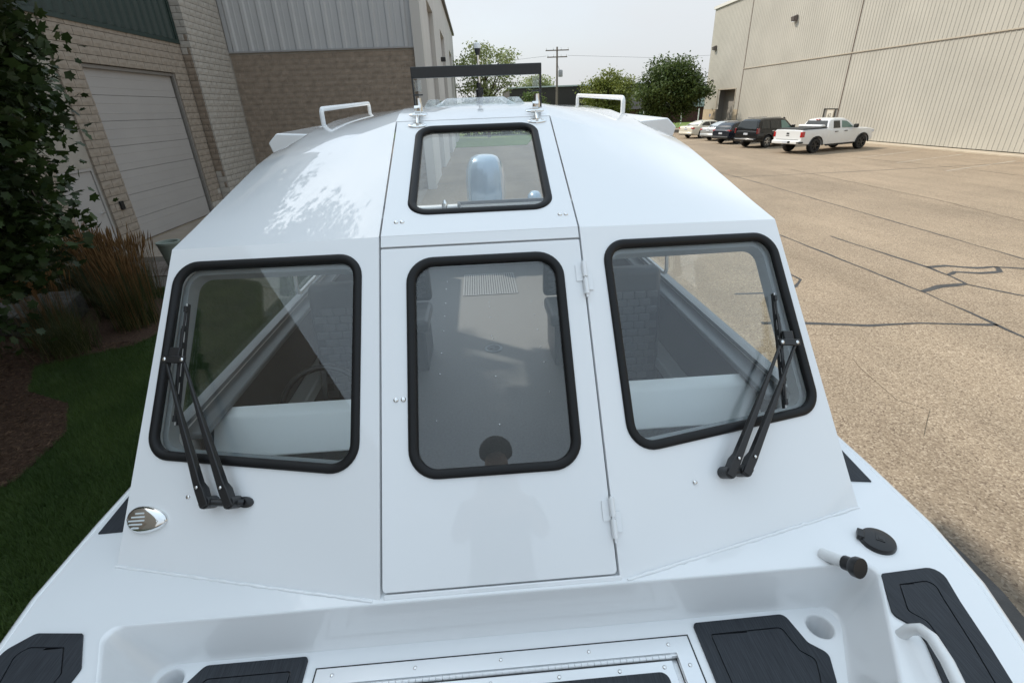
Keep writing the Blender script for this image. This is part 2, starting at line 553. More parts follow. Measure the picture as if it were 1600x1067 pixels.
M_lot = lot_material()
M_tar = mat('tar_crack_seal', (.04, .038, .037), .6, var=.35, vscale=6, bump=.3, bscale=80)
M_crack = mat('dusty_crack', (.10, .075, .05), .9, var=.4, vscale=9)
M_line = mat('worn_white_line_paint', (.37, .315, .25), .8, var=.22, vscale=4)
M_soil = two_tone('lawn_soil', (.028, .05, .014), (.05, .075, .022), 2.5, bscale=60)
M_mulch = two_tone('shredded_bark_mulch', (.03, .016, .010), (.10, .06, .04), 26, bump=1.0, bscale=70)
M_conc = two_tone('brown_concrete', (.23, .19, .15), (.30, .25, .20), 1.4, bump=.15, bscale=90)
M_paver = mat('brick_paver', (.16, .13, .11), .85, var=.25, vscale=1.7, bump=.2, bscale=60)
M_fgrass = two_tone('far_grass', (.10, .15, .035), (.16, .21, .06), .6, bscale=14)
M_grassedge = two_tone('dry_turf', (.12, .095, .045), (.055, .065, .022), 5, bscale=50)


def strip(pts, wd, z=0.004, jit=.0):
    m = MB(); P = [Vector((p[0], p[1], 0)) for p in pts]
    Q = []
    for i in range(len(P) - 1):
        n = max(2, int((P[i + 1] - P[i]).length / .35))
        for k in range(n): Q.append(P[i].lerp(P[i + 1], k / n))
    Q.append(P[-1])
    if jit:
        Q = [q + Vector((random.uniform(-jit, jit), random.uniform(-jit, jit), 0)) for q in Q]
    vs = []
    for i, q in enumerate(Q):
        t = (Q[min(i + 1, len(Q) - 1)] - Q[max(i - 1, 0)]).normalized()
        s = Vector((-t.y, t.x, 0)); ww = wd * random.uniform(.8, 1.2) * (1 + .45 * math.sin(q.x * 1.7 + q.y * 2.3) * math.sin(q.y * .9 + q.x)) / 2
        vs += [q + s * ww + Vector((0, 0, z)), q - s * ww + Vector((0, 0, z))]
    m.add(vs, [(2 * i, 2 * i + 1, 2 * i + 3, 2 * i + 2) for i in range(len(Q) - 1)])
    return m


def sheet(name, pts, z, mt, kind='structure', thick=0.0, parent=None):
    m = MB()
    if thick:
        n = len(pts)
        m.add([(x, y, z) for x, y in pts] + [(x, y, z - thick) for x, y in pts],
              [tuple(range(n)), tuple(range(2 * n - 1, n - 1, -1))] + [(i, (i + 1) % n, n + (i + 1) % n, n + i) for i in range(n)])
    else:
        m.add([(x, y, z) for x, y in pts], [tuple(range(len(pts)))])
    return m.build(name, mt, parent, kind=kind if parent is None else None)


lot = sheet('parking_lot', [(-500, -500), (500, -500), (500, 900), (-500, 900)], 0.0, M_lot)
CS = [([(7.75, 46), (7.66, 22), (7.61, 11.8), (7.7, 7.6), (7.63, 6.3), (7.57, 5.7), (7.5, 2), (7.45, -6)], .05, .012, M_tar),
      ([(11.9, 46), (11.56, 19.6), (11.13, 9.08), (11.0, 4), (10.9, -6)], .04, .012, M_tar),
      ([(15.1, 24), (14.77, 15), (14.32, 12.0), (14.1, 4)], .03, .02, M_crack),
      ([(3.75, 20), (3.5, 8), (3.3, 5), (3.32, 3.4), (3.44, 2.75)], .03, .012, M_tar),
      ([(3.44, 2.75), (3.46, 2.4), (3.36, 1.8), (3.25, .5), (3.2, -5)], .13, .012, M_tar),
      ([(8.72, 11.6), (8.74, 10.9), (8.9, 8.9), (8.85, 8.33), (8.75, 7.86), (9.0, 7.4), (9.14, 7.2), (9.25, 5.2), (9.5, 3)], .055, .012, M_tar),
      ([(7.72, 7.66), (8.2, 7.85), (8.74, 7.9)], .11, .01, M_tar),
      ([(8.9, 8.9), (9.3, 8.95), (9.7, 8.7), (10.1, 8.72), (10.53, 8.51), (11.15, 8.6)], .075, .012, M_tar),
      ([(8.87, 8.4), (9.15, 8.55), (9.5, 8.4), (9.95, 8.42), (10.15, 8.7)], .07, .012, M_tar),
      ([(4.3, 6.75), (4.96, 6.66), (5.8, 6.45), (6.6, 6.42), (7.5, 6.21), (7.62, 6.2)], .06, .012, M_tar),
      ([(6.0, 9.4), (6.04, 9.11), (6.09, 8.61), (5.76, 8.26), (5.3, 8.0), (4.5, 8.05)], .08, .012, M_tar),
      ([(11.3, 22.34), (13, 22.19), (18.8, 22.32), (24, 22.54), (27.9, 22.5)], .05, .03, M_tar),
      ([(-2, 24.4), (4, 24.2), (11.45, 23.98)], .05, .03, M_tar),
      ([(20.3, 30), (20.45, 28.9), (21.2, 25.3), (21.66, 22.8), (21.8, 14)], .04, .02, M_crack),
      ([(4.84, 5.49), (4.72, 4.98), (4.64, 4.47), (4.84, 4.25), (4.4, 3.83)], .007, .02, M_crack),
      ([(9.14, 7.2), (9.9, 6.6), (10.3, 6.7), (11.0, 6.2)], .014, .02, M_crack)]
for pts, wd, jt, mm in CS:
    strip(pts, wd, .004, jt).build('crack_seal' if mm is M_tar else 'pavement_crack', mm, lot)
for a, b_ in (((20.9, 27.26), (26.13, 29.37)), ((21.0, 24.6), (26.47, 26.74)), ((19.74, 30.9), (25.2, 33.1)), ((20, 35), (25.4, 37.15)), ((20, 38.9), (25.4, 41.05)), ((20, 42.8), (25.4, 44.95)), ((20.2, 46.7), (25.4, 48.8)), ((20.5, 21.2), (25.9, 23.3))):
    strip([a, b_], .10, .004).build('parking_line', M_line, lot)

# sidewalk at the foot of the right-hand warehouse
sheet('sidewalk', [(27.2, -30), (28.3, -30), (28.3, 56.6), (27.2, 56.6)], .07, mat('pale_concrete', (.44, .37, .28), .9, var=.12, vscale=1.2), thick=.07)

# left side: lawn, bed, apron, walk
lawn_poly = [(-2.35, -9), (-2.35, 3.5), (-2.4, 7.5), (-2.8, 10.6), (-4.6, 11.05), (-5.6, 10.75), (-6.6, 10.35), (-7.2, 9.6), (-9.86, 9.4), (-9.86, -9)]
lawn = sheet('lawn', lawn_poly, .03, M_soil, thick=.03)
bed_poly = [(-9.84, 9.9), (-7.0, 10.0), (-5.7, 8.9), (-5.35, 7.9), (-5.55, 7.25), (-6.6, 6.7), (-6.1, 5.95), (-5.3, 5.55), (-4.85, 4.9), (-4.75, 4.1), (-5.2, 3.2), (-6.5, 2.6), (-9.84, 2.4)]
sheet('mulch_bed', bed_poly, .045, M_mulch, thick=.03)
apron = sheet('concrete_apron', [(-9.86, 13.0), (-2.3, 13.0), (-2.3, 22.9), (-9.86, 22.9)], .012, M_conc, thick=.01)
walk = sheet('paver_walk', [(-9.86, 9.45), (-7.3, 9.7), (-6.7, 10.45), (-5.6, 10.85), (-4.6, 11.15), (-2.4, 10.75), (-2.4, 12.98), (-9.86, 12.98)], .008, mat('paver_joint_sand', (.09, .075, .06), .95), thick=.006)
pm = bpy.data.meshes.new('paver')
pb = MB(); pb.box(-.098, .098, -.049, .049, 0, .02)
pm.from_pydata([tuple(v) for v in pb.v], [], pb.f); pm.materials.append(M_paver)
cnt = 0
for j in range(20):
    for i in range(30):
        x = -8.6 + i * .204 + (j % 2) * .102; y = 11.2 + j * .104
        if y > 12.9 or x > -3.4 or cnt >= 290: continue
        if x > -6.9 and y < 11.25: continue
        o = bpy.data.objects.new('paver', pm); COL.objects.link(o); o.parent = walk
        o.location = (x, y, .008 + random.uniform(-.002, .003)); o.rotation_euler = (0, 0, random.uniform(-.01, .01)); cnt += 1

# far grass strip behind the lot
far = sheet('far_grass', [(-60, 48), (4.6, 48), (6.5, 60), (9, 67), (200, 67), (200, 110), (-60, 110)], .05, M_fgrass, thick=.05)

# ------------------------------------------------------------------ left warehouse (masonry below, metal above)
M_block = mat('buff_split_block', (.30, .255, .21), .95, spec=.15, var=.16, vscale=4, bump=.8, bscale=38)
M_block2 = mat('brown_split_block', (.26, .21, .165), .95, spec=.15, var=.2, vscale=4, bump=.9, bscale=38)
M_pale = mat('pale_smooth_block', (.40, .37, .33), .9, spec=.15, var=.07, vscale=3, bump=.25, bscale=60)
M_mortar = mat('mortar', (.33, .30, .26), .95, var=.1, vscale=4)
M_gdoor = mat('warm_grey_door_paint', (.36, .34, .325), .5, var=.04, vscale=.8, rvar=.15)
M_metal = mat('grey_ribbed_siding', (.42, .42, .42), .42, spec=.4, var=.05, vscale=.7, rvar=.1)
M_green = mat('dark_green_louvre', (.018, .035, .03), .5)
M_precast = mat('precast_panel', (.52, .50, .47), .85, var=.06, vscale=.6, bump=.1, bscale=50)

XA, XP, XB, YB, HB = -9.88, -9.53, -2.24, 22.94, 10.6
bl = thing('block_warehouse', 'tall warehouse of tan split block and grey ribbed metal behind the boat on the left', 'building', (-9.9, 18, 0))
m = MB()                                    # structural backing (mortar colour) behind blocks
m.box(XA - .6, XA - .06, -14, 20.05, 5.5, 12.4)          # upper wall A
m.box(XA - .6, XA - .06, 19.22, 20.05, 0, 5.5)
m.box(XA - .6, XA - .06, 14.9, 19.22, 4.6, 5.5)
m.box(XA - .6, XA - .06, 14.02, 14.9, 0, 5.5)
m.box(XA - .6, XA - .06, 12.72, 14.02, 2.16, 5.5)
m.box(XA - .6, XA - .06, -14, 12.72, 0, 5.5)
m.box(XA - .6, XP - .06, 20.12, YB + .5, 0, HB)        # pilaster core
m.box(XP - .2, XB - .03, YB + .06, YB + 40, 0, 5.5)
m.box(XP - .2, XB - .03, YB + .14, YB + 40, 5.5, HB)
m.box(XA - .7, XA - .32, 10, 19.9, 0, 8.7)  # unseen backing added behind the garage door against light through its joints
m.build('wall', M_mortar, bl)
# masonry blocks: the ones showing largest as pieces, the rest joined
blk_full = {}


def block_mesh(key, L, H, D, mt, axis):
    """a split-face block with an uneven front, local: front faces +X (axis x) or -Y (axis y)"""
    me = bpy.data.meshes.new('masonry_block')
    rs = random.Random(hash(key) & 0xffff)
    nu, nv = 4, 2
    g = []
    for i in range(nu + 1):
        for j in range(nv + 1):
            edge = i in (0, nu) or j in (0, nv)
            d = rs.uniform(-.004, .001) if edge else rs.uniform(.002, .014)
            u = -L / 2 + L * i / nu; v = H * j / nv
            g.append((d, u, v) if axis == 'x' else (u, -d, v))
    fs = []
    for i in range(nu):
        for j in range(nv):
            a = i * (nv + 1) + j
            fs.append((a, a + nv + 1, a + nv + 2, a + 1))
    b0 = len(g)
    for (u, v) in ((-L / 2, 0), (L / 2, 0), (L / 2, H), (-L / 2, H)):
        g.append((-D, u, v) if axis == 'x' else (u, D, v))
    c = [0, nu * (nv + 1), nu * (nv + 1) + nv, nv]
    bot = [i * (nv + 1) for i in range(nu + 1)]; top = [i * (nv + 1) + nv for i in range(nu + 1)]
    fs += [tuple([b0, b0 + 1] + bot[::-1]), tuple([b0 + 3, b0 + 2] + top[::-1]), tuple([b0, b0 + 3] + list(range(nv, -1, -1))),
           tuple([b0 + 1, b0 + 2] + [nu * (nv + 1) + k for k in range(nv, -1, -1)]), (b0, b0 + 3, b0 + 2, b0 + 1)]
    me.from_pydata(g, [], fs)
    bm = bmesh.new(); bm.from_mesh(me); bmesh.ops.recalc_face_normals(bm, faces=bm.faces); bm.to_mesh(me); bm.free()
    me.materials.append(mt)
    return me


variants = {}


def get_block(L, axis, mt, k):
    key = (round(L, 3), axis, mt.name, k)
    if key not in variants: variants[key] = block_mesh(key, L - .012, .188, .06, mt, axis)
    return variants[key]


specs = []


def course(axis, fixed, a0, a1, z0, z1, mt):
    r = 0; z = z0
    while z < z1 - .05:
        a = a0; first = True
        while a < a1 - .03:
            L = .4
            if first and r % 2: L = .2
            first = False
            L = min(L, a1 - a)
            if a1 - (a + L) < .06: L = a1 - a
            c = a + L / 2
            pos = (fixed, c, z + .006) if axis == 'x' else (c, fixed, z + .006)
            specs.append((pos, L, axis, mt)); a += L
        z += .2; r += 1


course('x', XA, 14.03, 14.9, 0, 4.6, M_block)         # pier between the doors
course('x', XA, 19.22, 20.05, 0, 5.5, M_block)
course('x', XA, 14.03, 19.22, 4.6, 5.5, M_block)      # lintel band
course('x', XA, 11.2, 12.72, 0, 2.6, M_block)
course('x', XP, 20.05, YB, 0.2, 8.0, M_pale)
course('y', 20.06, XA, XP - .02, .2, 8.0, M_block2)
import_cam = Vector((0, 0, 3.2))
vis = [s for s in specs if s[0][2] > .4 or s[0][1] < 15]
vis.sort(key=lambda s: (Vector(s[0]) - import_cam).length)
chosen = set(id(s) for s in vis[:300])
rest = MB()
for s in specs:
    me = get_block(s[1], s[2], s[3], random.randrange(4))
    if id(s) in chosen:
        o = bpy.data.objects.new('masonry_block', me); COL.objects.link(o); o.parent = bl
        o.location = Vector(s[0]) - OFF[bl.name] + Vector((random.uniform(-.003, .003) if s[2] == 'x' else 0, 0, 0))
    else:
        rest.add([v.co + Vector(s[0]) for v in me.vertices], [tuple(p.vertices) for p in me.polygons])
rest.build('block_infill', M_pale, bl, kind='stuff', recalc=False)
# split-face wall below the metal siding: blocks of one mesh, far and blurred
specs = []
course('y', YB + .05, XP + .02, XB - .02, 0, 5.45, M_block2)
m = MB()
for s in specs:
    me = get_block(s[1], 'y', M_block2, random.randrange(4))
    m.add([v.co + Vector(s[0]) for v in me.vertices], [tuple(p.vertices) for p in me.polygons])
m.build('split_face_blockwork', M_block2, bl, kind='stuff', recalc=False)
specs = []
course('x', XA, -6.0, 11.2, 0, 5.5, M_block)
m = MB()
for s in specs:
    me = get_block(s[1], 'x', M_block, 0)
    m.add([v.co + Vector(s[0]) for v in me.vertices], [tuple(p.vertices) for p in me.polygons])
m.build('side_blockwork', M_block, bl, kind='stuff', recalc=False)
# garage door: frame + seven sections
gd = MB()
gd.box(XA - .12, XA - .06, 14.9, 14.97, 0, 4.58); gd.box(XA - .12, XA - .04, 19.14, 19.22, 0, 4.58); gd.box(XA - .12, XA - .06, 14.97, 19.14, 4.5, 4.58)
gdo = gd.build('garage_door', mat('door_track', (.20, .185, .17), .5), bl)
for k in range(7):
    z0 = .02 + k * .642
    m = MB(); m.box(XA - .2, XA - .15, 14.97, 19.14, z0, z0 + .632)
    m.box(XA - .151, XA - .146, 15.1, 19.0, z0 + .18, z0 + .20); m.box(XA - .151, XA - .146, 15.1, 19.0, z0 + .43, z0 + .45)
    m.build('door_section', M_gdoor, gdo, bevel=.006)
# person door
m = MB(); m.box(XA - .16, XA - .07, 12.72, 12.79, 0, 2.16); m.box(XA - .16, XA - .07, 13.95, 14.02, 0, 2.16); m.box(XA - .16, XA - .07, 12.79, 13.95, 2.09, 2.16)
fd = m.build('entry_door', M_gdoor, bl)
m = MB(); m.box(XA - .15, XA - .10, 12.80, 13.94, .02, 2.08); m.build('door_leaf', M_gdoor, fd, bevel=.004)
m = MB(); m.tube([(XA - .10, 13.82, 1.05), (XA - .03, 13.82, 1.05), (XA - .03, 13.70, 1.05)], .014); m.lathe([(.03, 0), (.03, .01)], 14, Matrix.Translation((XA - .1, 13.82, 1.05)) @ Matrix.Rotation(R(90), 4, 'Y')); m.build('handle', M_chrome, fd, smooth=40)
m = MB(); m.box(XA + .015, XA + .06, 14.38, 14.52, 1.02, 1.24); m.box(XA + .06, XA + .066, 14.40, 14.50, 1.10, 1.21); m.build('keypad', M_blk, bl, bevel=.006)
# green louvre over the lintel
m = MB(); m.box(XA - .055, XA - .03, 10, 20.05, 5.51, 8.6); m.box(XA - .05, XA + .03, 10, 20.05, 5.5, 5.62); m.box(XA - .05, XA + .03, 19.9, 20.04, 5.62, 8.6)
lv = m.build('louvre', M_green, bl)
for k in range(26):
    m = MB(); y0 = 10.2 + k * .375
    m.add([(XA - .03, y0, 5.62), (XA + .045, y0 + .08, 5.62), (XA + .045, y0 + .22, 5.62), (XA - .03, y0 + .30, 5.62),
           (XA - .03, y0, 8.6), (XA + .045, y0 + .08, 8.6), (XA + .045, y0 + .22, 8.6), (XA - .03, y0 + .30, 8.6)],
          [(0, 1, 5, 4), (1, 2, 6, 5), (2, 3, 7, 6), (0, 3, 2, 1), (4, 5, 6, 7)])
    m.build('louvre_panel', M_green, lv)
# ribbed siding on the front of the far wing
PW = .608
for k in range(12):
    x0 = XP + k * PW; x1 = min(x0 + PW, XB)
    f = (x1 - x0) / PW
    pr = [(0, 0), (.16, 0), (.215, -.055), (.33, -.055), (.385, 0), (.50, 0), (.515, -.012), (.555, -.012), (.57, 0), (PW, 0)]
    pr = [(x0 + px * f, YB + .06 + py) for px, py in pr]
    m = MB(); n = len(pr)
    m.add([(x, y, 5.53) for x, y in pr] + [(x, y, HB) for x, y in pr], [(i, i + 1, n + i + 1, n + i) for i in range(n - 1)])
    o = m.build('siding_panel', M_metal, bl, recalc=False)
m = MB(); m.box(XP, XB, YB - .02, YB + .10, 5.47, 5.528); m.build('flashing', mat('flashing_grey', (.30, .295, .29), .5), bl)
# right flank of the far wing: piers, recessed bays, header, eave
m = MB()
ys = [(YB - .04, 28.0), (32.0, 38.2), (43.0, 51), (56, 63.5)]
for y0, y1 in ys: m.box(XB - .028, XB + .25, y0, y1, 0, 8.0)
m.box(XB - .028, XB + .25, YB - .04, 63.5, 8.001, HB - .1)
pier = m.build('flank_wall', M_precast, bl)
m = MB(); m.box(XB + .25, XB + .33, YB - .06, YB + .5, 0, HB - .1); m.box(XB - .04, XB + .33, YB - .10, YB - .042, 0, HB - .1); m.build('corner_trim', mat('corner_trim_paint', (.46, .44, .41), .6), bl)
for y0, y1 in ((28, 32), (38.2, 43), (51, 56)):
    m = MB(); m.box(XB - .02, XB + .03, y0 + .02, y1 - .02, 0, 7.99); m.build('bay_door', M_gdoor, bl)
m = MB(); m.box(XB - .3, XB + .45, YB - .05, 63.8, HB - .1, HB + .12); m.build('eave', mat('brown_eave', (.12, .10, .085), .6), bl)
m = MB(); m.box(XB + .25, XB + .55, 36.6, 37.0, 6.0, 6.25); m.build('wall_lamp', M_blk, bl, bevel=.03)

# ------------------------------------------------------------------ right warehouse
M_beige = mat('beige_ribbed_siding', (.43, .405, .35), .55, spec=.4, var=.07, vscale=.35, rvar=.1)
M_beige2 = mat('beige_trim', (.40, .345, .27), .6)
M_tanblk = mat('tan_block_base', (.44, .36, .25), .9, var=.12, vscale=3, bump=.3, bscale=40)
XR, HR = 28.2, 12.4
rw = thing('metal_warehouse', 'tall beige ribbed metal warehouse along the right side of the lot', 'building', (28.2, 30, 0))
m = MB(); m.box(XR + .12, XR + 40, -30, 57.4, 0, HR - .2); m.box(XR + .12, XR + 40, 61.6, 65, 0, HR - .2); m.box(XR + .12, XR + 40, 57.4, 61.6, 4.1, HR - .2); m.box(XR + 6, XR + 40, 57.4, 61.6, 0, 4.1)
m.build('wall', mat('inner_wall', (.20, .19, .17), .8), rw)


def rib_panel(y0, y1, z0, z1):
    m = MB(); pr = []; n = max(1, round((y1 - y0) / .305)); p = (y1 - y0) / n
    for k in range(n):
        a = y0 + k * p
        pr += [(a, 0), (a + p * .66, 0), (a + p * .74, -.022), (a + p * .90, -.022), (a + p * .98, 0)]
    pr.append((y1, 0)); c = len(pr)
    m.add([(XR + .04 + d, y, z0) for y, d in pr] + [(XR + .04 + d, y, z1) for y, d in pr], [(i, i + 1, c + i + 1, c + i) for i in range(c - 1)])
    return m


edges = [40.1 - .915 * k for k in range(0, 76)]
for k in range(75):
    y1, y0 = edges[k], edges[k + 1]
    rib_panel(y0, y1, .12, 5.9).build('siding_panel', M_beige, rw, recalc=False)
    rib_panel(y0, y1, 5.96, HR).build('siding_panel', M_beige, rw, recalc=False)
for k in range(18):
    y0 = 40.16 + k * .8955; y1 = y0 + .8955
    if 40.5 < (y0 + y1) / 2 < 41.6:
        rib_panel(y0, y1, 2.2, 5.9).build('siding_panel', M_beige, rw, recalc=False)
    else:
        rib_panel(y0, y1, .12, 5.9).build('siding_panel', M_beige, rw, recalc=False)
    rib_panel(y0, y1, 5.96, HR).build('siding_panel', M_beige, rw, recalc=False)
for k in range(9):
    y0 = 56.32 + k * .964; y1 = y0 + .964
    z0 = 4.1 if (57.2 < y0 + .5 < 61.6) else 2.1
    rib_panel(y0, y1, z0, HR).build('siding_panel', M_beige, rw, recalc=False)
m = MB(); m.box(XR - .03, XR + .05, -28.5, 56.3, 5.9, 5.96); m.build('seam_trim', M_beige2, rw)
for y in (40.13, 56.3):
    m = MB(); m.box(XR - .012, XR + .06, y - .03, y + .03, 0, HR); m.build('joint_trim', mat('joint_brown', (.16, .12, .095), .7), rw)
m = MB(); m.box(XR - .12, XR + .3, -28.5, 65.1, HR, HR + .28); m.build('eave_gutter', mat('pale_gutter', (.62, .60, .55), .5), rw)
for y0, y1 in ((56.35, 57.3), (61.7, 65)):
    m = MB(); m.box(XR, XR + .1, y0, y1, 0, 2.09); m.build('block_base', M_tanblk, rw)
m = MB(); m.box(XR - .01, XR + .12, 57.3, 57.4, 0, 4.2); m.box(XR - .01, XR + .12, 61.6, 61.7, 0, 4.2); m.box(XR - .01, XR + .12, 57.4, 61.6, 4.1, 4.2); m.build('bay_frame', M_beige2, rw)
m = MB(); m.box(XR + .9, XR + 1.0, 57.4, 61.6, 0, 4.1); m.build('bay_door', mat('grey_beige_bay_door', (.30, .28, .25), .6), rw)  # recessed bay door in one even grey-beige
m = MB(); m.box(XR + .02, XR + .07, 40.62, 41.48, .05, 2.12)
d62 = m.build('entry_door', M_beige2, rw)
m = MB(); m.box(XR + .0, XR + .019, 40.68, 41.42, .06, 2.06); m.build('door_leaf', mat('cream_door', (.58, .54, .46), .5), d62)


def text(name, s, loc, rot, size, mt, parent):
    cu = bpy.data.curves.new(name, 'FONT'); cu.body = s; cu.size = size; cu.align_x = 'CENTER'; cu.align_y = 'CENTER'; cu.extrude = .002
    tmp = bpy.data.objects.new('tmp', cu); COL.objects.link(tmp)
    dg = bpy.context.evaluated_depsgraph_get(); me = bpy.data.meshes.new_from_object(tmp.evaluated_get(dg))
    bpy.data.objects.remove(tmp)
    me.transform(Matrix.Translation(Vector(loc) - OFF.get(parent.name, Vector((0, 0, 0)))) @ rot)
    me.materials.clear()
    return finish(me, name, mt, parent, None)


ROT_X = Matrix(((0, 0, -1, 0), (-1, 0, 0, 0), (0, 1, 0, 0), (0, 0, 0, 1)))     # text facing -X
text('door_number', '62', (XR - .004, 41.05, 1.68), ROT_X, .42, M_blk, d62)
m = MB(); m.box(XR + .02, XR + .07, 62.5, 63.4, .05, 2.0); dd = m.build('entry_door', mat('cream_door_far', (.60, .57, .50), .5), rw)
m = MB(); m.box(XR - .005, XR + .019, 62.8, 63.1, 1.3, 1.6); m.build('door_sign', mat('blue_sign', (.10, .16, .30), .5), dd)
for y, z in ((48.3, 9.25), (63.7, 8.5)):
    m = MB()
    m.loft([[Vector((XR, y - .25, z + .25)), Vector((XR, y + .25, z + .25)), Vector((XR, y + .25, z - .25)), Vector((XR, y - .25, z - .25))],
            [Vector((XR - .38, y - .22, z + .12)), Vector((XR - .38, y + .22, z + .12)), Vector((XR - .30, y + .22, z - .22)), Vector((XR - .30, y - .22, z - .22))]])
    wl = m.build('wall_lamp', mat('lamp_housing', (.12, .10, .09), .5), rw, bevel=.03)
    m = MB(); m.box(XR - .30, XR - .1, y - .18, y + .18, z - .275, z - .25); m.build('lamp_lens', M_white2, wl)
m = MB(); m.tube([(XR, 63.3, 5.2), (XR - .25, 63.3, 5.15)], .07); m.build('camera', M_blk, rw, smooth=40)

# ------------------------------------------------------------------ the boat
boat = thing('pilothouse_boat', 'white aluminium pilothouse boat with black-framed windows in the foreground', 'boat', (0, 3, .5))
half = [(1.28, 7.0), (1.325, 5.0), (1.325, 1.3), (1.315, 1.02), (1.28, .82), (1.215, .63), (1.13, .42), (1.02, .15), (.84, -.25), (.60, -.68), (.32, -1.05), (.03, -1.3)]
# hull
rings = []
for x, y in half:
    f = max(0.0, min(1.0, (y + 1.3) / 2.6))
    cz = 1.05 + (1 - f) * .55; kz = .62 + (1 - f) ** 2 * .75
    cx = x * (.62 + .25 * f)
    rings.append([Vector((x, y, 1.995)), Vector((x * .985, y, 1.9)), Vector((cx, y, cz)), Vector((0, y, kz)), Vector((-cx, y, cz)), Vector((-x * .985, y, 1.9)), Vector((-x, y, 1.995))])
m = MB(); m.loft(rings, closed=False)
m.add([p for p in rings[0]], [tuple(range(7))])
m.build('hull', M_white, boat, smooth=30)
outline = half + [(-x, y) for x, y in half[::-1]]
m = MB(); m.tube([(x * 1.004, y, 1.985) for x, y in half], .016, 8); m.tube([(-x * 1.004, y, 1.985) for x, y in half], .016, 8)
m.build('rub_rail', M_white, boat, smooth=60)
ZP = Frame((0, 0, 2.0), (1, 0, 0), (0, 0, 1))
well = [(1.06, .908), (.88, .60), (.70, .30), (.40, -.15), (.15, -.45)]
well = well + [(-x, y) for x, y in well[::-1]]
house = [(-.42, 1.0), (.42, 1.0), (.42, 1.6), (1.10, 1.6), (1.10, 6.85), (-1.10, 6.85), (-1.10, 1.6), (-.42, 1.6)]
m = MB(); m.panel(ZP, ccw(outline), [ccw(rounded(well, .03, 5)), ccw(house)], .012)
m.build('deck', M_white, boat, bevel=.004)
# sunken well: filleted walls
def scale_loop(t):
    top = [(1.06, .908), (.88, .60), (.70, .30), (.40, -.15), (.15, -.45)]
    bot = [(.985, .892), (.85, .66), (.67, .33), (.37, -.10), (.12, -.38)]
    r = [(a[0] + (b[0] - a[0]) * t, a[1] + (b[1] - a[1]) * t) for a, b in zip(top, bot)]
    return ccw(rounded(r + [(-x, y) for x, y in r[::-1]], .03 + .015 * t, 5))
m = MB(); rg = []
for t, z in ((-.10, 2.002), (0.0, 2.000), (.06, 1.993), (.12, 1.975), (.88, 1.875), (.95, 1.860), (1.02, 1.8535), (1.12, 1.850)):
    rg.append([Vector((x, y, z)) for x, y in scale_loop(t)])
m.loft(rg, caps=False)
m.build('well_wall', M_white, boat, smooth=60)
FL = Frame((0, 0, 1.851), (1, 0, 0), (0, 0, 1))
circ = lambda cx, cy, r, n=24, ry=None: [(cx + r * math.cos(2 * math.pi * k / n), cy + (ry or r) * math.sin(2 * math.pi * k / n)) for k in range(n)]
cups = [(.882, .833), (-.905, .842)]
m = MB(); m.panel(FL, scale_loop(.99), [circ(cx, cy, .036) for cx, cy in cups] + [ccw([(-.47, .79), (.455, .79), (.455, .22), (-.47, .22)])], .01)
m.build('well_floor', M_white, boat, smooth=30)
for cx, cy in cups:
    m = MB()
    m.loft([[Vector((cx + r * math.cos(2 * math.pi * k / 24), cy + r * math.sin(2 * math.pi * k / 24), z)) for k in range(24)] for r, z in ((.038, 1.852), (.036, 1.851), (.034, 1.846), (.0335, 1.77))], caps=False)
    m.add([(cx + .0335 * math.cos(2 * math.pi * k / 24), cy + .0335 * math.sin(2 * math.pi * k / 24), 1.77) for k in range(24)], [tuple(range(24))])
    m.build('cup_holder', M_white2, boat, smooth=50)


def deck_pad(pts, z, rad, parent=boat, groove=.036, name='deck_pad', th=.006):
    fr = Frame((0, 0, z + th), (1, 0, 0), (0, 0, 1))
    if isinstance(rad, (list, tuple)) and area2(pts) < 0: rad = list(rad)[::-1]
    pts = ccw(pts)
    o = rounded(pts, rad, 5)
    rl = [max(.004, r * .7) for r in (rad if isinstance(rad, (list, tuple)) else [rad] * len(pts))]
    ins = rounded(inset(pts, groove), rl, 5)
    ins2 = rounded(inset(pts, groove + .003), rl, 5)
    m = MB(); n = len(o)
    m.add([fr.p(p) for p in o] + [fr.p(p) for p in ins] + [fr.p(p, -th * .96) for p in o] + [fr.p(p, -th * .96) for p in ins],
          [f for k in range(n) for f in ((k, (k + 1) % n, n + (k + 1) % n, n + k), (2 * n + k, 3 * n + k, 3 * n + (k + 1) % n, 2 * n + (k + 1) % n), (k, 2 * n + k, 2 * n + (k + 1) % n, (k + 1) % n), (n + k, n + (k + 1) % n, 3 * n + (k + 1) % n, 3 * n + k))])
    pd = m.build(name, M_pad, parent, smooth=40)
    m = MB(); m.panel(fr, ins2, [], th * .96); m.build('inner_panel', M_pad, pd, bevel=.001)
    m = MB(); m.panel(Frame((0, 0, z + .0022), (1, 0, 0), (0, 0, 1)), inset(o, .004), [], .002); m.build('pad_groove', M_blk, pd)
    return pd


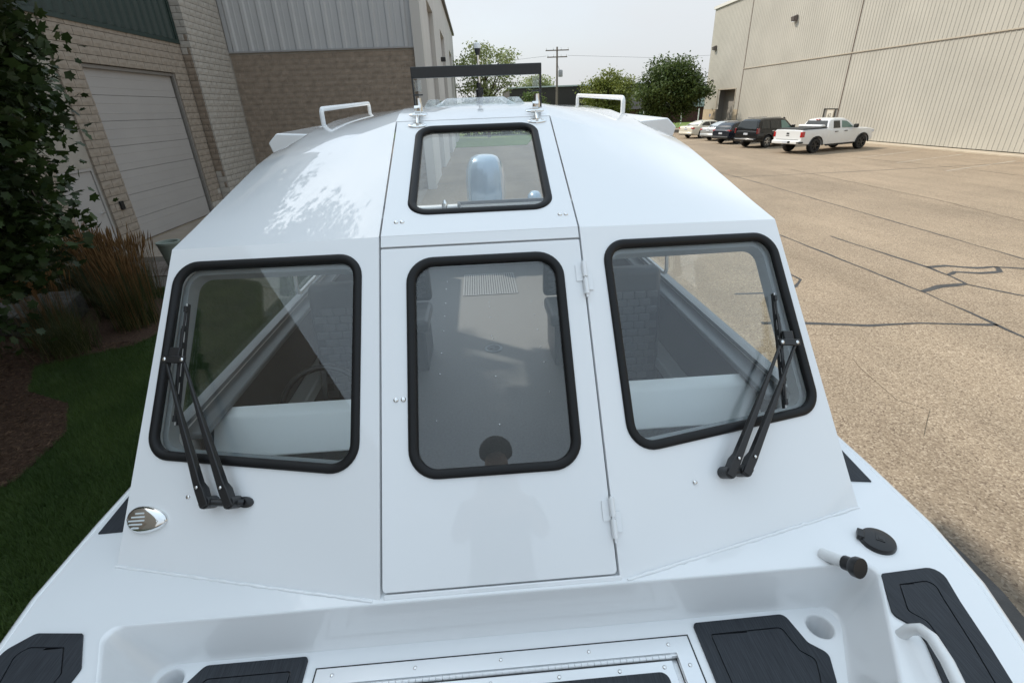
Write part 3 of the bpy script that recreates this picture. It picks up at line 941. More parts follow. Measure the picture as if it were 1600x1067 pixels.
deck_pad([(1.040, .866), (1.215, .874), (1.178, .77), (1.143, .648), (1.10, .52), (1.01, .28), (.80, .28), (.90, .46), (.968, .585), (1.006, .676), (1.012, .715), (.982, .752)], 2.0, [.01, .028, .05, .05, .05, .03, .03, .05, .05, .03, .03, .02])
deck_pad([(-1.10, .893), (-1.225, .905), (-1.275, .86), (-1.24, .74), (-1.16, .58), (-1.03, .30), (-.82, .30), (-.92, .48), (-1.0, .63), (-1.045, .745), (-1.04, .80)], 2.0, [.008, .02, .03, .05, .05, .03, .03, .05, .03, .03, .02])
deck_pad([(.530, .872), (.800, .875), (.818, .79), (.855, .757), (.83, .69), (.70, .42), (.525, .42)], 1.851, [.012, .02, .02, .02, .04, .03, .02])
deck_pad([(-.548, .876), (-.825, .876), (-.862, .82), (-.845, .70), (-.70, .42), (-.535, .42)], 1.851, [.012, .02, .02, .04, .03, .02])
for pts in ([(1.276, 1.212), (1.290, 1.40), (1.295, 2.6), (1.175, 2.6), (1.205, 1.224)], [(-1.298, 1.245), (-1.306, 1.40), (-1.306, 2.6), (-1.175, 2.6), (-1.225, 1.247)]):
    m = MB(); m.panel(Frame((0, 0, 2.005), (1, 0, 0), (0, 0, 1)), ccw(pts), [], .0045); m.build('side_deck_pad', M_pad, boat)
# deck hatch
HF = Frame((0, 0, 1.857), (1, 0, 0), (0, 0, 1))
m = MB(); m.panel(HF, ccw([(-.515, .838), (.500, .838), (.500, .18), (-.515, .18)]), [ccw([(-.468, .796), (.455, .796), (.455, .222), (-.468, .222)])], .008)
dh = m.build('deck_hatch', M_steel, boat, bevel=.001)
m = MB(); m.panel(Frame((0, 0, 1.8555), (1, 0, 0), (0, 0, 1)), ccw([(-.519, .842), (.504, .842), (.504, .176), (-.519, .176)]), [ccw([(-.50, .822), (.485, .822), (.485, .196), (-.50, .196)])], .0035); m.build('gasket', M_blk, dh)
m = MB(); m.box(-.467, .454, .223, .795, 1.80, 1.835); m.build('hatch_trough', M_steel, dh)
m = MB(); m.panel(Frame((0, 0, 1.854), (1, 0, 0), (0, 0, 1)), ccw([(-.445, .778), (.436, .778), (.436, .235), (-.445, .235)]), [], .012); m.build('lid', M_steel, dh, bevel=.001)
deck_pad([(-.42, .748), (.412, .748), (.412, .255), (-.42, .255)], 1.8545, .022, parent=dh, groove=.042, name='lid_pad')
hm = MB(); hm.tube([(0, 0, 0), (.0165, 0, 0)], .0052, 10)
hme = bpy.data.meshes.new('hinge_knuckle'); hme.from_pydata([tuple(v) for v in hm.v], [], hm.f); hme.materials.append(M_steel)
for k in range(50):
    o = bpy.data.objects.new('hinge_knuckle', hme); COL.objects.link(o); o.parent = dh
    o.location = Vector((-.437 + k * .0175, .7865, 1.8555)) - OFF[boat.name]
sm = MB(); sm.lathe([(.0062, 0), (.0055, .0022), (.003, .0034)], 12); sm.lathe([(.002, .0030), (.0018, .0037)], 6)
sme = bpy.data.meshes.new('screw'); sme.from_pydata([tuple(v) for v in sm.v], [], sm.f); sme.materials.append(M_chrome)
sme.polygons.foreach_set('use_smooth', [True] * len(sme.polygons)); sme.set_sharp_from_angle(angle=R(50))


def screw(P, n, parent, s=1.0, name='screw'):
    o = bpy.data.objects.new(name, sme); COL.objects.link(o); o.parent = parent
    o.matrix_local = Matrix.Translation(Vector(P) - OFF.get(parent.name, Vector((0, 0, 0)))) @ Vector(n).to_track_quat('Z', 'Y').to_matrix().to_4x4() @ Matrix.Scale(s, 4)


for x, y in [(-.50, .70), (-.47, .818), (-.25, .818), (-.02, .818), (.22, .818), (.44, .818), (.478, .76), (-.40, .762), (-.22, .762), (-.05, .762), (.13, .762), (.29, .762), (.41, .762), (.478, .6), (-.49, .55)]:
    screw((x, y, 1.857 if y > .79 or abs(x) > .47 else 1.854), (0, 0, 1), dh, .9)

# ---- cabin front: two swept panels and the door plane between them
DV = Vector((0, .674, .8)).normalized()
DN = Vector((0, -.8, .674)).normalized()
DF = Frame((0, .92, 2.0), (1, 0, 0), DN)
VB = 1.085
XI = {-1: -.340, 1: .326}
topI = lambda s: Vector((XI[s], .92, 2.0)) + DV * VB
P1 = lambda s: Vector((s * 1.155, 1.11, 2.0))
facet = {}
for s in (-1, 1):
    P0 = Vector((XI[s], .92, 2.0))
    n = (P1(s) - P0).cross(topI(s) - P0).normalized()
    if n.y > 0: n = -n
    facet[s] = Frame(P0, (1, 0, 0), n)


def onfacet(s, x, z):
    f = facet[s]; x *= s
    y = f.o.y - (f.n.x * (x - f.o.x) + f.n.z * (z - f.o.z)) / f.n.y
    return Vector((x, y, z))


BROW = {s: onfacet(s, 1.088, 2.790) for s in (-1, 1)}
PROF = [(.000, -.004), (.000, .004), (.004, .0085), (.010, .0105), (.018, .0100), (.025, .0070), (.029, .001), (.029, -.010), (.024, -.014)]


def window(fr, loop, parent, pane_label=None):
    m = MB(); m.sweep(fr, loop, PROF); m.build('window_frame', M_rub, parent, smooth=50)
    m = MB(); m.panel(fr, inset(loop, .018), [], .006, h=-.006); m.build('window_pane', M_pane, parent)


WIN = {}
for s in (-1, 1):
    fr = facet[s]
    outer = [fr.to2(p) for p in (Vector((XI[s], .92, 2.0)), P1(s), BROW[s], topI(s))]
    wl = [fr.to2(onfacet(s, x, z)) for x, z in ((.396, 2.785), (1.066, 2.752), (1.098, 2.243), (.401, 2.246))]
    loop = rounded(wl, .085, 9)
    m = MB(); m.panel(fr, ccw(outer), [inset(loop, .016)], .028)
    sp = m.build('windshield_panel', M_white, boat)
    window(fr, loop, sp)
    scr = Vector((-.941, 1.2, 2.166)) if s < 0 else Vector((.598, 1.111, 2.155))
    screw(scr, fr.n, sp, 1.2)
    # inner seal band seen through the glass
    m = MB(); m.sweep(fr, inset(loop, .018), [(0, -.03), (0, -.075), (.02, -.075), (.02, -.03)]); m.build('inner_seal', mat('inner_grey_trim', (.22, .24, .25), .5), sp, smooth=40)
    # weld bead along the foot
    m = MB(); a = Vector((XI[s] + s * .02, .917, 2.0005)); b_ = P1(s) + Vector((0, -.002, .0005))
    pts = [a.lerp(b_, k / 60) + Vector((0, random.uniform(-.0012, .0012), random.uniform(-.001, .001))) for k in range(61)]
    m.tube(pts, [.0048 * random.uniform(.8, 1.25) for _ in pts], 8); m.build('weld_bead', M_white, sp, smooth=80)

# jamb behind the door gaps
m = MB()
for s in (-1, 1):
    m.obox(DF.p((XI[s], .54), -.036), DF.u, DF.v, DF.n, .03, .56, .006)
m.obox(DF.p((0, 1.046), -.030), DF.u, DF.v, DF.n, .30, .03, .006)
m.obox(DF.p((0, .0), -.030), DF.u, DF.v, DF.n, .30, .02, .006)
m.build('door_jamb', mat('jamb_grey', (.16, .17, .18), .5), boat)  # the jamb itself is dark grey
# strip of coaming under the door
m = MB(); m.obox(DF.p((0, .004), -.012), DF.u, DF.v, DF.n, .33, .0075, .014); m.build('door_sill', M_white, boat, bevel=.003)
# door
m = MB(); dl = rounded([(-.333, .0165), (.319, .0165), (.3195, 1.041), (-.333, 1.041)], [.012, .012, .004, .004], 4)
wl = rounded([(-.256, .306), (.256, .306), (.258, 1.003), (-.252, 1.003)], .088, 9)
m.panel(DF, dl, [inset(wl, .016)], .026)
door = m.build('door', M_white, boat, bevel=.002)
window(DF, wl, door)
for v in (.90, .165):
    m = MB(); c0 = DF.p((.3235, v - .055), .010); c1 = DF.p((.3235, v + .055), .010)
    m.tube([c0, DF.p((.3235, v - .004), .010)], .0085, 12); m.tube([DF.p((.3235, v + .004), .010), c1], .0085, 12)
    m.tube([c0 - DF.v * .012, c1 + DF.v * .004], .004, 8)
    m.obox(DF.p((.308, v + .02), .002), DF.u, DF.v, DF.n, .012, .028, .002)
    m.obox(DF.p((.338, v - .012), .002), DF.u, DF.v, DF.n, .010, .028, .002)
    m.build('hinge', M_white, door, smooth=45)
for x in (-.290, -.268):
    screw(DF.p((x, .545), 0), DF.n, door, 1.35)
# roof hatch: lower lip on the door plane, upper on the roof slope
RA = Vector((0, .92, 2.0)) + DV * VB
RB = Vector((0, 2.318, 3.158))
RV = (RB - RA).normalized()
RF = Frame(RA, (1, 0, 0), Vector((0, -RV.z, RV.y)))
RL = (RB - RA).length
m = MB(); wl2 = rounded([(-.256, .105), (.256, .105), (.258, .715), (-.250, .715)], .075, 9)
m.panel(RF, ccw([(-.333, 0), (.3195, 0), (.3195, RL - .006), (-.333, RL - .006)]), [inset(wl2, .016)], .024, h=.002)
m.panel(DF, ccw([(-.333, 1.0475), (.3195, 1.0475), (.3195, VB + .0005), (-.333, VB + .0005)]), [], .024, h=.001)
hatch = m.build('roof_hatch', M_white, boat)
window(RF, wl2, hatch)
for x in (-.288, -.268, .270, .290):
    screw(RF.p((x, .072), .002), RF.n, hatch, 1.35)
for x in (-.245, .262):
    m = MB()
    for v, hh in ((RL - .045, 0), (RL + .045, .002)):
        mm = Matrix.Translation(RF.p((x, v), hh + .002)) @ RF.n.to_track_quat('Z', 'Y').to_matrix().to_4x4()
        m.lathe([(.030, 0), (.030, .004), (.026, .0065), (.012, .007)], 18, mm, 1.35, .62)
    m.tube([RF.p((x, RL - .05), .012), RF.p((x, RL), .020), RF.p((x, RL + .05), .012)], .007, 8)
    m.tube([RF.p((x - .022, RL + .01), .020), RF.p((x + .022, RL + .01), .020)], .009, 10)
    m.obox(RF.p((x, RL + .03), .03), RF.u, RF.v, RF.n, .012, .01, .018)
    hg = m.build('hinge', M_chrome, hatch, smooth=50)
    for dx in (-.024, .024):
        screw(RF.p((x + dx, RL - .045), .0085), RF.n, hg, .9)

# ---- roof
innerC = [(.34, RA.y, RA.z), (.34, 1.80, RA.z + (1.80 - RA.y) * RV.z / RV.y), (.34, 2.05, RA.z + (2.05 - RA.y) * RV.z / RV.y), (.34, 2.322, 3.160), (.34, 2.46, 3.190), (.34, 2.62, 3.207), (.34, 2.9, 3.219), (.34, 3.4, 3.222), (.34, 4.2, 3.222), (.34, 5.2, 3.215)]
bz = BROW[1]
outerC = [(1.088, bz.y, bz.z), (1.080, 1.93, 2.8315), (1.073, 2.12, 2.8805), (1.062, 2.40, 2.9515), (1.056, 2.56, 2.991), (1.055, 2.78, 3.028), (1.052, 3.05, 3.062), (1.05, 3.55, 3.105), (1.048, 4.25, 3.135), (1.045, 5.2, 3.135)]


def roof_pt(s, i, t):
    a = Vector(innerC[i]); b = Vector(outerC[i])
    a.x = abs(XI[s])
    p = a.lerp(b, t)
    up_b = (0, 0, 0, .006, .010, .015, .022, .030, .034, .034)[i]; dn = (0, 0, 0, 0, 0, 0, .008, .035, .055, .06)[i]
    p.z += up_b * (t / .79 if t < .79 else (1 - t) / .21) - (dn * (t - .79) / .21 if t > .79 else 0)
    p.x *= s
    return p


TS = [0, .03, .08, .2, .35, .5, .65, .74, .79, .84, .92, 1]
m = MB()
for s in (-1, 1):
    rg = []
    for i in range(len(innerC)):
        row = [roof_pt(s, i, t) for t in TS]
        e = row[-1]
        row += [e + Vector((s * .004, 0, -.012)), e + Vector((s * .002, 0, -.045)), e + Vector((-s * .03, 0, -.045))]
        row += [roof_pt(s, i, t) - Vector((0, 0, .035)) for t in TS[-3::-1]]
        rg.append(row)
    m.loft(rg)
# centre of roof behind the hatch
rg = []
for i in range(3, len(innerC)):
    x, y, z = innerC[i]
    rg.append([Vector((XI[-1], y, z)), Vector((0, y, z + .006 if i > 3 else z)), Vector((XI[1], y, z)), Vector((XI[1], y, z - .035)), Vector((XI[-1], y, z - .035))])
m.loft(rg)
roof = m.build('roof', M_white, boat, smooth=9)
# cover strips between hatch and roof facets
# side walls
for s in (-1, 1):
    A = Vector((s * 1.155, 1.11, 2.0)); B = Vector((s * 1.155, 5.1, 2.0)); Cc = Vector((s * 1.052, 5.1, 3.11))
    n = (B - A).cross(Cc - A).normalized()
    if n.x * s < 0: n = -n
    fr = Frame(A, (0, 1, 0), n)

    def q(y, z, fr=fr, s=s):
        return fr.to2(Vector((s * (1.155 - .0928 * (z - 2.0)), y, z)))
    outer = ccw([q(1.12, 2.0), q(bz.y + .01, 2.765), q(2.12, 2.868), q(2.5, 2.94), q(3.05, 3.03), q(4.2, 3.10), q(5.1, 3.10), q(5.1, 2.0)])
    hole = rounded([q(1.41, 2.215), q(1.82, 2.70), q(2.12, 2.80), q(3.0, 2.92), q(4.9, 2.98), q(4.9, 2.215)], [.04, .05, .08, .1, .05, .05], 5)
    m = MB(); m.panel(fr, outer, [hole], .03)
    sw = m.build('side_wall', M_white, boat)
    m = MB(); m.sweep(fr, hole, [(-.004, -.034), (-.004, -.040), (.014, -.040), (.014, .004), (-.012, .004), (-.012, .001)]); m.build('window_frame', mat('grey_window_track', (.30, .31, .32), .4, .6), sw, smooth=40)
    m = MB(); m.panel(fr, inset(hole, .012), [], .005, h=-.018); m.build('window_pane', glass('side_glass', (.94, .96, .96), 1.5), sw)
    sl = rounded([q(2.75, 2.25), q(2.75, 2.82), q(3.9, 2.90), q(3.9, 2.25)], .06, 5)
    m = MB(); m.sweep(fr, sl, [(0, -.03), (0, -.045), (.018, -.045), (.018, -.03)]); m.build('window_slider', M_steel, sw, smooth=40)
    # inner sill ledge
    m = MB(); m.box(min(s * 1.03, s * 1.125), max(s * 1.03, s * 1.125), 1.5, 5.1, 2.165, 2.19); m.build('inner_sill', mat('sill_grey', (.16, .17, .18), .4), sw, bevel=.006)
    m = MB(); m.box(min(s * 1.085, s * 1.099), max(s * 1.085, s * 1.099), 1.56, 6.85, 1.15, 2.164); m.build('side_liner', M_side, sw)
    m = MB(); m.box(min(s * .99, s * 1.084), max(s * .99, s * 1.084), 1.62, 4.6, 1.76, 1.83); m.build('side_shelf', mat('shelf_grey', (.36, .38, .38), .5), sw, bevel=.01)
    # roof side box
    pr = [(.99, 3.085), (1.255, 3.100), (1.315, 3.045), (1.300, 2.985), (.99, 2.965)]
    m = MB(); m.loft([[Vector((s * x, 3.42, z)) for x, z in pr], [Vector((s * x, 4.5, z + .02)) for x, z in pr]]); m.build('roof_side_box', M_white, boat, bevel=.008)
    # grab rail
    f0 = Vector((s * .945, 3.40, 3.115)); f1 = Vector((s * .93, 4.86, 3.165))
    pts = [f0, f0 + Vector((0, .0, .078))]
    for k in range(1, 6):
        a = math.pi / 2 * k / 5
        pts.append(f0 + Vector((0, .035 * (1 - math.cos(a)), .078 + .035 * math.sin(a))))
    e = f1 + Vector((0, -.035, .106))
    pts.append(e)
    for k in range(1, 6):
        a = math.pi / 2 * k / 5
        pts.append(f1 + Vector((0, -.035 * (1 - math.sin(a)), .071 + .035 * math.cos(a))))
    pts.append(f1)
    m = MB(); m.tube(pts, .0145, 12)
    for f in (f0, f1): m.lathe([(.032, -.02), (.032, .012), (.02, .016)], 16, Matrix.Translation(f))
    m.build('grab_rail', M_alu, boat, smooth=50)
# aft bulkhead posts
m = MB()
for s in (-1, 1): m.box(min(s * 1.0, s * 1.08), max(s * 1.0, s * 1.08), 5.02, 5.1, 1.15, 3.08)
m.build('bulkhead_post', M_white, boat, bevel=.01)

# ---- roof fittings
m = MB(); m.bar((-.276, 2.52, 3.352), (.312, 2.52, 3.352), .03, .045)
rb = m.build('roof_bar', M_blkmetal, boat, bevel=.003)
for x in (-.272, .308):
    m = MB(); m.box(x - .0035, x + .0035, 2.505, 2.535, 3.195, 3.33); m.build('bar_leg', M_blkmetal, rb, bevel=.001)
    sg = 1 if x < 0 else -1
    m = MB(); m.obox((x + sg * .022, 2.52, 3.30), (1, 0, 0), (0, 1, 0), (0, 0, 1), .014, .004, .022); m.build('gusset', M_acryl, rb)
    m = MB(); m.lathe([(.016, 0), (.016, .02), (.012, .03), (.012, .055)], 14, Matrix.Translation((x + sg * .02, 2.50, 3.195))); m.build('mount', M_chrome, rb, smooth=40)
    m = MB(); m.tube([(x + sg * .0, 2.49, 3.262), (x + sg * .042, 2.49, 3.262)], .003, 8); m.build('thumb_screw', M_blk, rb)
m = MB()
pr = [(-.20, 3.218), (-.165, 3.250), (.175, 3.250), (.215, 3.218)]
m.loft([[Vector((x * 1.0, 2.74, 3.216)) for x, z in pr], [Vector((x * .86, 2.80, z)) for x, z in pr], [Vector((x * .86, 3.24, z)) for x, z in pr], [Vector((x, 3.30, 3.216)) for x, z in pr]])
m.build('skylight', M_acryl, boat, bevel=.004)
for x in (-.20, .205):
    m = MB()
    m.loft([[Vector((x - .05, 2.70, 3.21)), Vector((x + .05, 2.70, 3.21)), Vector((x + .05, 3.3, 3.21)), Vector((x - .05, 3.3, 3.21))], [Vector((x - .03, 2.74, 3.245)), Vector((x + .02, 2.74, 3.245)), Vector((x + .02, 3.26, 3.245)), Vector((x - .03, 3.26, 3.245))]])
    m.build('skylight_frame', M_acryl, boat, bevel=.003)
m = MB(); m.lathe([(.020, 3.215), (.020, 3.30), (.014, 3.305), (.014, 3.335)], 14, Matrix.Translation((.034, 3.3, 0)))
m.box(.028, .058, 3.285, 3.30, 3.27, 3.31)
sl = m.build('stern_light', M_blk, boat, smooth=40)
m = MB(); m.tube([(.036, 3.3, 3.33), (.036, 3.3, 3.49)], .0075, 12); m.build('pole', M_chrome, sl, smooth=60)
m = MB(); m.lathe([(.011, 3.478), (.014, 3.49), (.020, 3.512)], 16, Matrix.Translation((.036, 3.3, 0))); m.build('collar', M_blk, sl, smooth=40)
m = MB(); m.lathe([(.020, 3.512), (.0205, 3.53), (.018, 3.538), (.008, 3.542)], 16, Matrix.Translation((.036, 3.3, 0))); m.build('lens', mat('frosted_lens', (.75, .76, .76), .3), sl, smooth=40)

# ---- wipers
def wiper(s, base, tops, blade, mount):
    fr = facet[s]
    root = thing('wiper_tmp', '', '', (0, 0, 0)); bpy.data.objects.remove(root)
    up = lambda P, h: Vector(P) + fr.n * h
    m = MB()
    m.tube([up(base[0], .030), up(base[1], .030), up(mount, .012)], [.011, .011, .009], 10)
    m.lathe([(.020, 0), (.020, .006), (.010, .010)], 16, Matrix.Translation(up(mount, .001)) @ fr.n.to_track_quat('Z', 'Y').to_matrix().to_4x4(), 1.3, .8)
    wp = m.build('wiper', M_blk, boat, smooth=45)
    for b_, t in zip(base, tops):
        m = MB(); d = (Vector(t) - Vector(b_))
        p0 = up(b_, .0); p1 = up(b_, .045)
        m.tube([p0, p1], .0185, 14)
        k = .50
        mid = Vector(b_) + d * k
        side = d.normalized().cross(fr.n).normalized()
        h0, h1, h2 = .038, .045, .040

        def ring(P, h, w_, t_):
            c = up(P, h)
            return [c - side * w_ - fr.n * t_, c + side * w_ - fr.n * t_, c + side * w_ * .8 + fr.n * t_, c - side * w_ * .8 + fr.n * t_]
        m.loft([ring(Vector(b_) - d.normalized() * .012, h0, .016, .012), ring(Vector(b_) + d * .08, h0 + .002, .0165, .013), ring(Vector(b_) + d * .12, h1, .014, .010), ring(mid, h1, .0095, .008), ring(Vector(b_) + d * .78, h1 - .002, .0052, .0045), ring(Vector(t), h2, .005, .004)])
        m.build('wiper_arm', M_blk, wp, bevel=.002)
        screw(up(Vector(b_) + d * .10, h1 + .012), fr.n, wp, .75)
    c = (Vector(tops[0]) + Vector(tops[1])) / 2
    ax = (Vector(tops[1]) - Vector(tops[0])).normalized()
    bd = (Vector(blade[1]) - Vector(blade[0])).normalized()
    m = MB(); m.obox(up(c, .044), ax, fr.n.cross(ax), fr.n, .040, .011, .005); m.obox(up(c, .040) - bd * .022, ax, fr.n.cross(ax), fr.n, .018, .018, .006)
    m.build('wiper_bracket', M_blk, wp, bevel=.002)
    for t in tops: screw(up(t, .046), fr.n, wp, 1.25, 'bolt')
    m = MB()
    m.bar(up(blade[0], .010), up(blade[1], .010), .006, .012, fr.n)
    L = (Vector(blade[1]) - Vector(blade[0]))
    m.bar(up(Vector(blade[0]) + L * .22, .026), up(Vector(blade[0]) + L * .78, .026), .010, .006, fr.n)
    for k in (.05, .22, .36, .64, .78, .95):
        m.obox(up(Vector(blade[0]) + L * k, .019), L, fr.n.cross(L), fr.n, .010, .005, .007)
    m.bar(up(Vector(blade[0]) + L * .04, .020), up(Vector(blade[0]) + L * .36, .024), .006, .005, fr.n)
    m.bar(up(Vector(blade[0]) + L * .64, .024), up(Vector(blade[0]) + L * .96, .020), .006, .005, fr.n)
    m.build('wiper_blade', M_blk, wp, bevel=.001)
    m = MB(); m.bar(up(blade[0], .0175), up(blade[1], .0175), .0022, .004, fr.n); m.build('blade_spring', M_steel, wp)


wiper(-1, [(-.852, 1.176, 2.162), (-.775, 1.162, 2.167)], [(-1.028, 1.488, 2.484), (-.967, 1.475, 2.485)], [(-.993, 1.607, 2.635), (-.993, 1.348, 2.328)], (-.750, 1.157, 2.168))  # wiper points shifted so raised arms fall on camera rays through image pixels
wiper(1, [(.695, 1.139, 2.159), (.750, 1.147, 2.154)], [(.966, 1.433, 2.435), (1.023, 1.440, 2.427)], [(1.000, 1.556, 2.572), (.951, 1.293, 2.272)], (.775, 1.150, 2.152))

# ---- horn grille
fr = facet[-1]
HC = Vector((-1.073, 1.181, 2.107)); c2 = fr.to2(HC)
m = MB()
rg = []
for r, h in ((1.0, 0), (1.0, .005), (.95, .010), (.8, .0145), (.5, .018), (.2, .019)):
    loop = []
    for k in range(36):
        a = 2 * math.pi * k / 36
        wx = .068 * (1 + .10 * math.cos(a)); wy = .040 * (1 - .12 * math.cos(a))
        loop.append(fr.p((c2[0] + r * wx * math.cos(a), c2[1] + r * wy * math.sin(a) - .004 * math.cos(a)), h))
    rg.append(loop)
m.loft(rg)
hn = m.build('horn_grille', M_chrome, boat, smooth=60)
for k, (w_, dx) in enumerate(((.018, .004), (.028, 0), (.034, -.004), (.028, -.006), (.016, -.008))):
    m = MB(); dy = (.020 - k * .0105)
    m.obox(fr.p((c2[0] - .012 + dx, c2[1] + dy), .0182 - (dy / .04) ** 2 * .0045), fr.u, fr.v, fr.n, w_ * .78, .0023, .0028); m.build('slot', mat('slot_reflection_grey', (.62, .67, .68), .4), hn, bevel=.001)  # slots coloured pale to stand in for a whitish reflection
screw(fr.p((c2[0] + .047, c2[1] - .006), .0135), fr.n, hn, .9); screw(fr.p((c2[0] - .053, c2[1] + .004), .011), fr.n, hn, .7)

# ---- small deck fittings
m = MB(); m.lathe([(.047, 0), (.047, .006), (.044, .013), (.030, .017), (.010, .018)], 32, Matrix.Translation((1.112, .972, 2.0)))
fc = m.build('filler_cap', M_blk, boat, smooth=50)
mm = Matrix.Translation((1.112, .972, 2.0)) @ Matrix.Rotation(R(-35), 4, 'Z')
m = MB(); m.obox(mm @ Vector((-.044, 0, .010)), mm.col[0][:3], mm.col[1][:3], (0, 0, 1), .009, .017, .008); m.tube([mm @ Vector((-.046, -.02, .010)), mm @ Vector((-.046, .02, .010))], .006, 8); m.build('cap_latch', M_blk, fc, bevel=.002)
m = MB(); m.obox(mm @ Vector((.004, .0, .0185)), mm.col[0][:3], mm.col[1][:3], (0, 0, 1), .011, .011, .0012); m.obox(mm @ Vector((.004, 0, .020)), mm.col[0][:3], mm.col[1][:3], (0, 0, 1), .006, .006, .0008); m.build('pump_symbol', mat('embossed_black', (.03, .03, .03), .5), fc)
ta, tb = Vector((.925, .948, 2.002)), Vector((.958, .852, 2.052))
m = MB(); m.tube([ta, ta.lerp(tb, .62)], .0165, 16); vt = m.build('vent_tube', M_alu, boat, smooth=50)
m = MB(); m.tube([ta.lerp(tb, .60), ta.lerp(tb, .80)], .0195, 12); m.tube([ta.lerp(tb, .80), ta.lerp(tb, .86), tb], [.023, .027, .027], 20); m.build('vent_cap', M_blk, vt, smooth=50)
for s in (1, -1):
    pts = [(.965, .705, 1.99), (.975, .700, 2.022), (.985, .685, 2.045), (.983, .655, 2.058), (.968, .60, 2.062), (.93, .50, 2.062), (.88, .40, 2.058), (.865, .37, 2.04), (.86, .36, 2.0)]
    if s < 0:
        pts = [(x - .08, y - .16, z) for x, y, z in pts]
    m = MB(); m.tube([(s * x, y, z) for x, y, z in pts], .0135, 12); m.build('grab_handle', M_alu, boat, smooth=60)

# ---- interior
m = MB(); m.box(-1.06, 1.06, .95, 6.84, 1.10, 1.15); cf = m.build('cabin_floor', M_floor, boat)
for i, (x, y) in enumerate([(0.04, 2.2), (.04, 2.9), (.04, 3.6), (.04, 4.35), (.03, 4.42), (.03, 4.9), (.03, 5.2), (.03, 5.35), (-.42, 3.0), (-.44, 3.7), (-.45, 4.1), (-.46, 4.6), (-.47, 5.0), (-.48, 5.4), (-.50, 5.9), (-.50, 6.2), (.46, 3.3), (.48, 3.8), (.48, 4.1), (.50, 4.5), (.51, 4.9), (.52, 5.3), (.53, 5.8), (.54, 6.2)]):
    screw((x, y, 1.15), (0, 0, 1), cf, 1.5, 'rivet')
mm = Matrix.Translation((.04, 4.13, 1.15))
m = MB(); m.lathe([(.085, 0), (.085, .004), (.078, .007)], 28, mm); dp = m.build('deck_plate', mat('grey_plastic_plate', (.18, .20, .22), .35), cf, smooth=40)
m = MB(); m.lathe([(.06, .0065), (.058, .009)], 24, mm); m.obox((.02, 4.12, 1.158), (1, 0, 0), (0, 1, 0), (0, 0, 1), .014, .01, .004); m.obox((.065, 4.14, 1.158), (1, 0, 0), (0, 1, 0), (0, 0, 1), .014, .01, .004); m.build('twist_lock', M_blk, dp)
m = MB(); m.panel(Frame((0, 0, 1.158), (1, 0, 0), (0, 0, 1)), ccw([(-.28, 5.6), (.39, 5.6), (.39, 6.42), (-.28, 6.42)]), [], .006); gt = m.build('floor_grate', mat('grate_plate', (.42, .42, .42), .35, .6), cf)
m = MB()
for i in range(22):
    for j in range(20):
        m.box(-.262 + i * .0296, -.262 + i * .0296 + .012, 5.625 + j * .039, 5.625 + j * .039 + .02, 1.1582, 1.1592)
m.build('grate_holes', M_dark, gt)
# side consoles with carpeted tops and white lips
for s in (-1, 1):
    X = lambda a, b: (min(s * a, s * b), max(s * a, s * b))
    m = MB(); x0, x1 = X(.425, 1.098)
    fo = [(.425, .985), (1.098, 1.14), (1.098, 1.605), (.425, 1.605)]
    m.add([(s * x, y, 2.014) for x, y in fo] + [(s * x, y, 2.004) for x, y in fo], [(0, 1, 2, 3), (7, 6, 5, 4), (0, 1, 5, 4), (1, 2, 6, 5), (2, 3, 7, 6), (3, 0, 4, 7)])
    con = m.build('dash_shelf', M_carpet, boat)
    pr = [(1.60, 1.95), (1.575, 2.018), (1.655, 2.135), (1.667, 2.148), (1.72, 2.160), (1.72, 2.12), (1.66, 2.09), (1.64, 1.95)]
    m = MB(); m.loft([[Vector((x0, y, z)) for y, z in pr], [Vector((x1 - .0 if s < 0 else x1, y, z)) for y, z in pr]]); m.build('dash_lip', mat('dash_white', (.86, .88, .88), .35), con, bevel=.003)
    m = MB(); m.box(*X(.42, .45), 1.02, 1.715, 1.15, 2.003); m.box(*X(.45, 1.08), 1.70, 1.715, 1.15, 2.11); m.build('console_side', M_side, con)
# steering wheel
mm = Matrix.Translation((-.74, 1.87, 2.02)) @ Matrix.Rotation(R(62), 4, 'X')
m = MB(); m.tube([mm @ Vector((.19 * math.cos(2 * math.pi * k / 32), .19 * math.sin(2 * math.pi * k / 32), 0)) for k in range(32)], .014, 8, closed=True)
sw_ = m.build('steering_wheel', M_blk, boat, smooth=60)
m = MB()
for a in (90, 210, 330): m.bar(mm @ Vector((0, 0, -.02)), mm @ Vector((.185 * math.cos(R(a)), .185 * math.sin(R(a)), 0)), .02, .006, mm.col[2][:3])
m.build('spokes', M_blkmetal, sw_)
m = MB(); m.lathe([(.04, -.06), (.04, -.01), (.03, 0)], 16, mm); m.build('hub', M_blk, sw_, smooth=40)


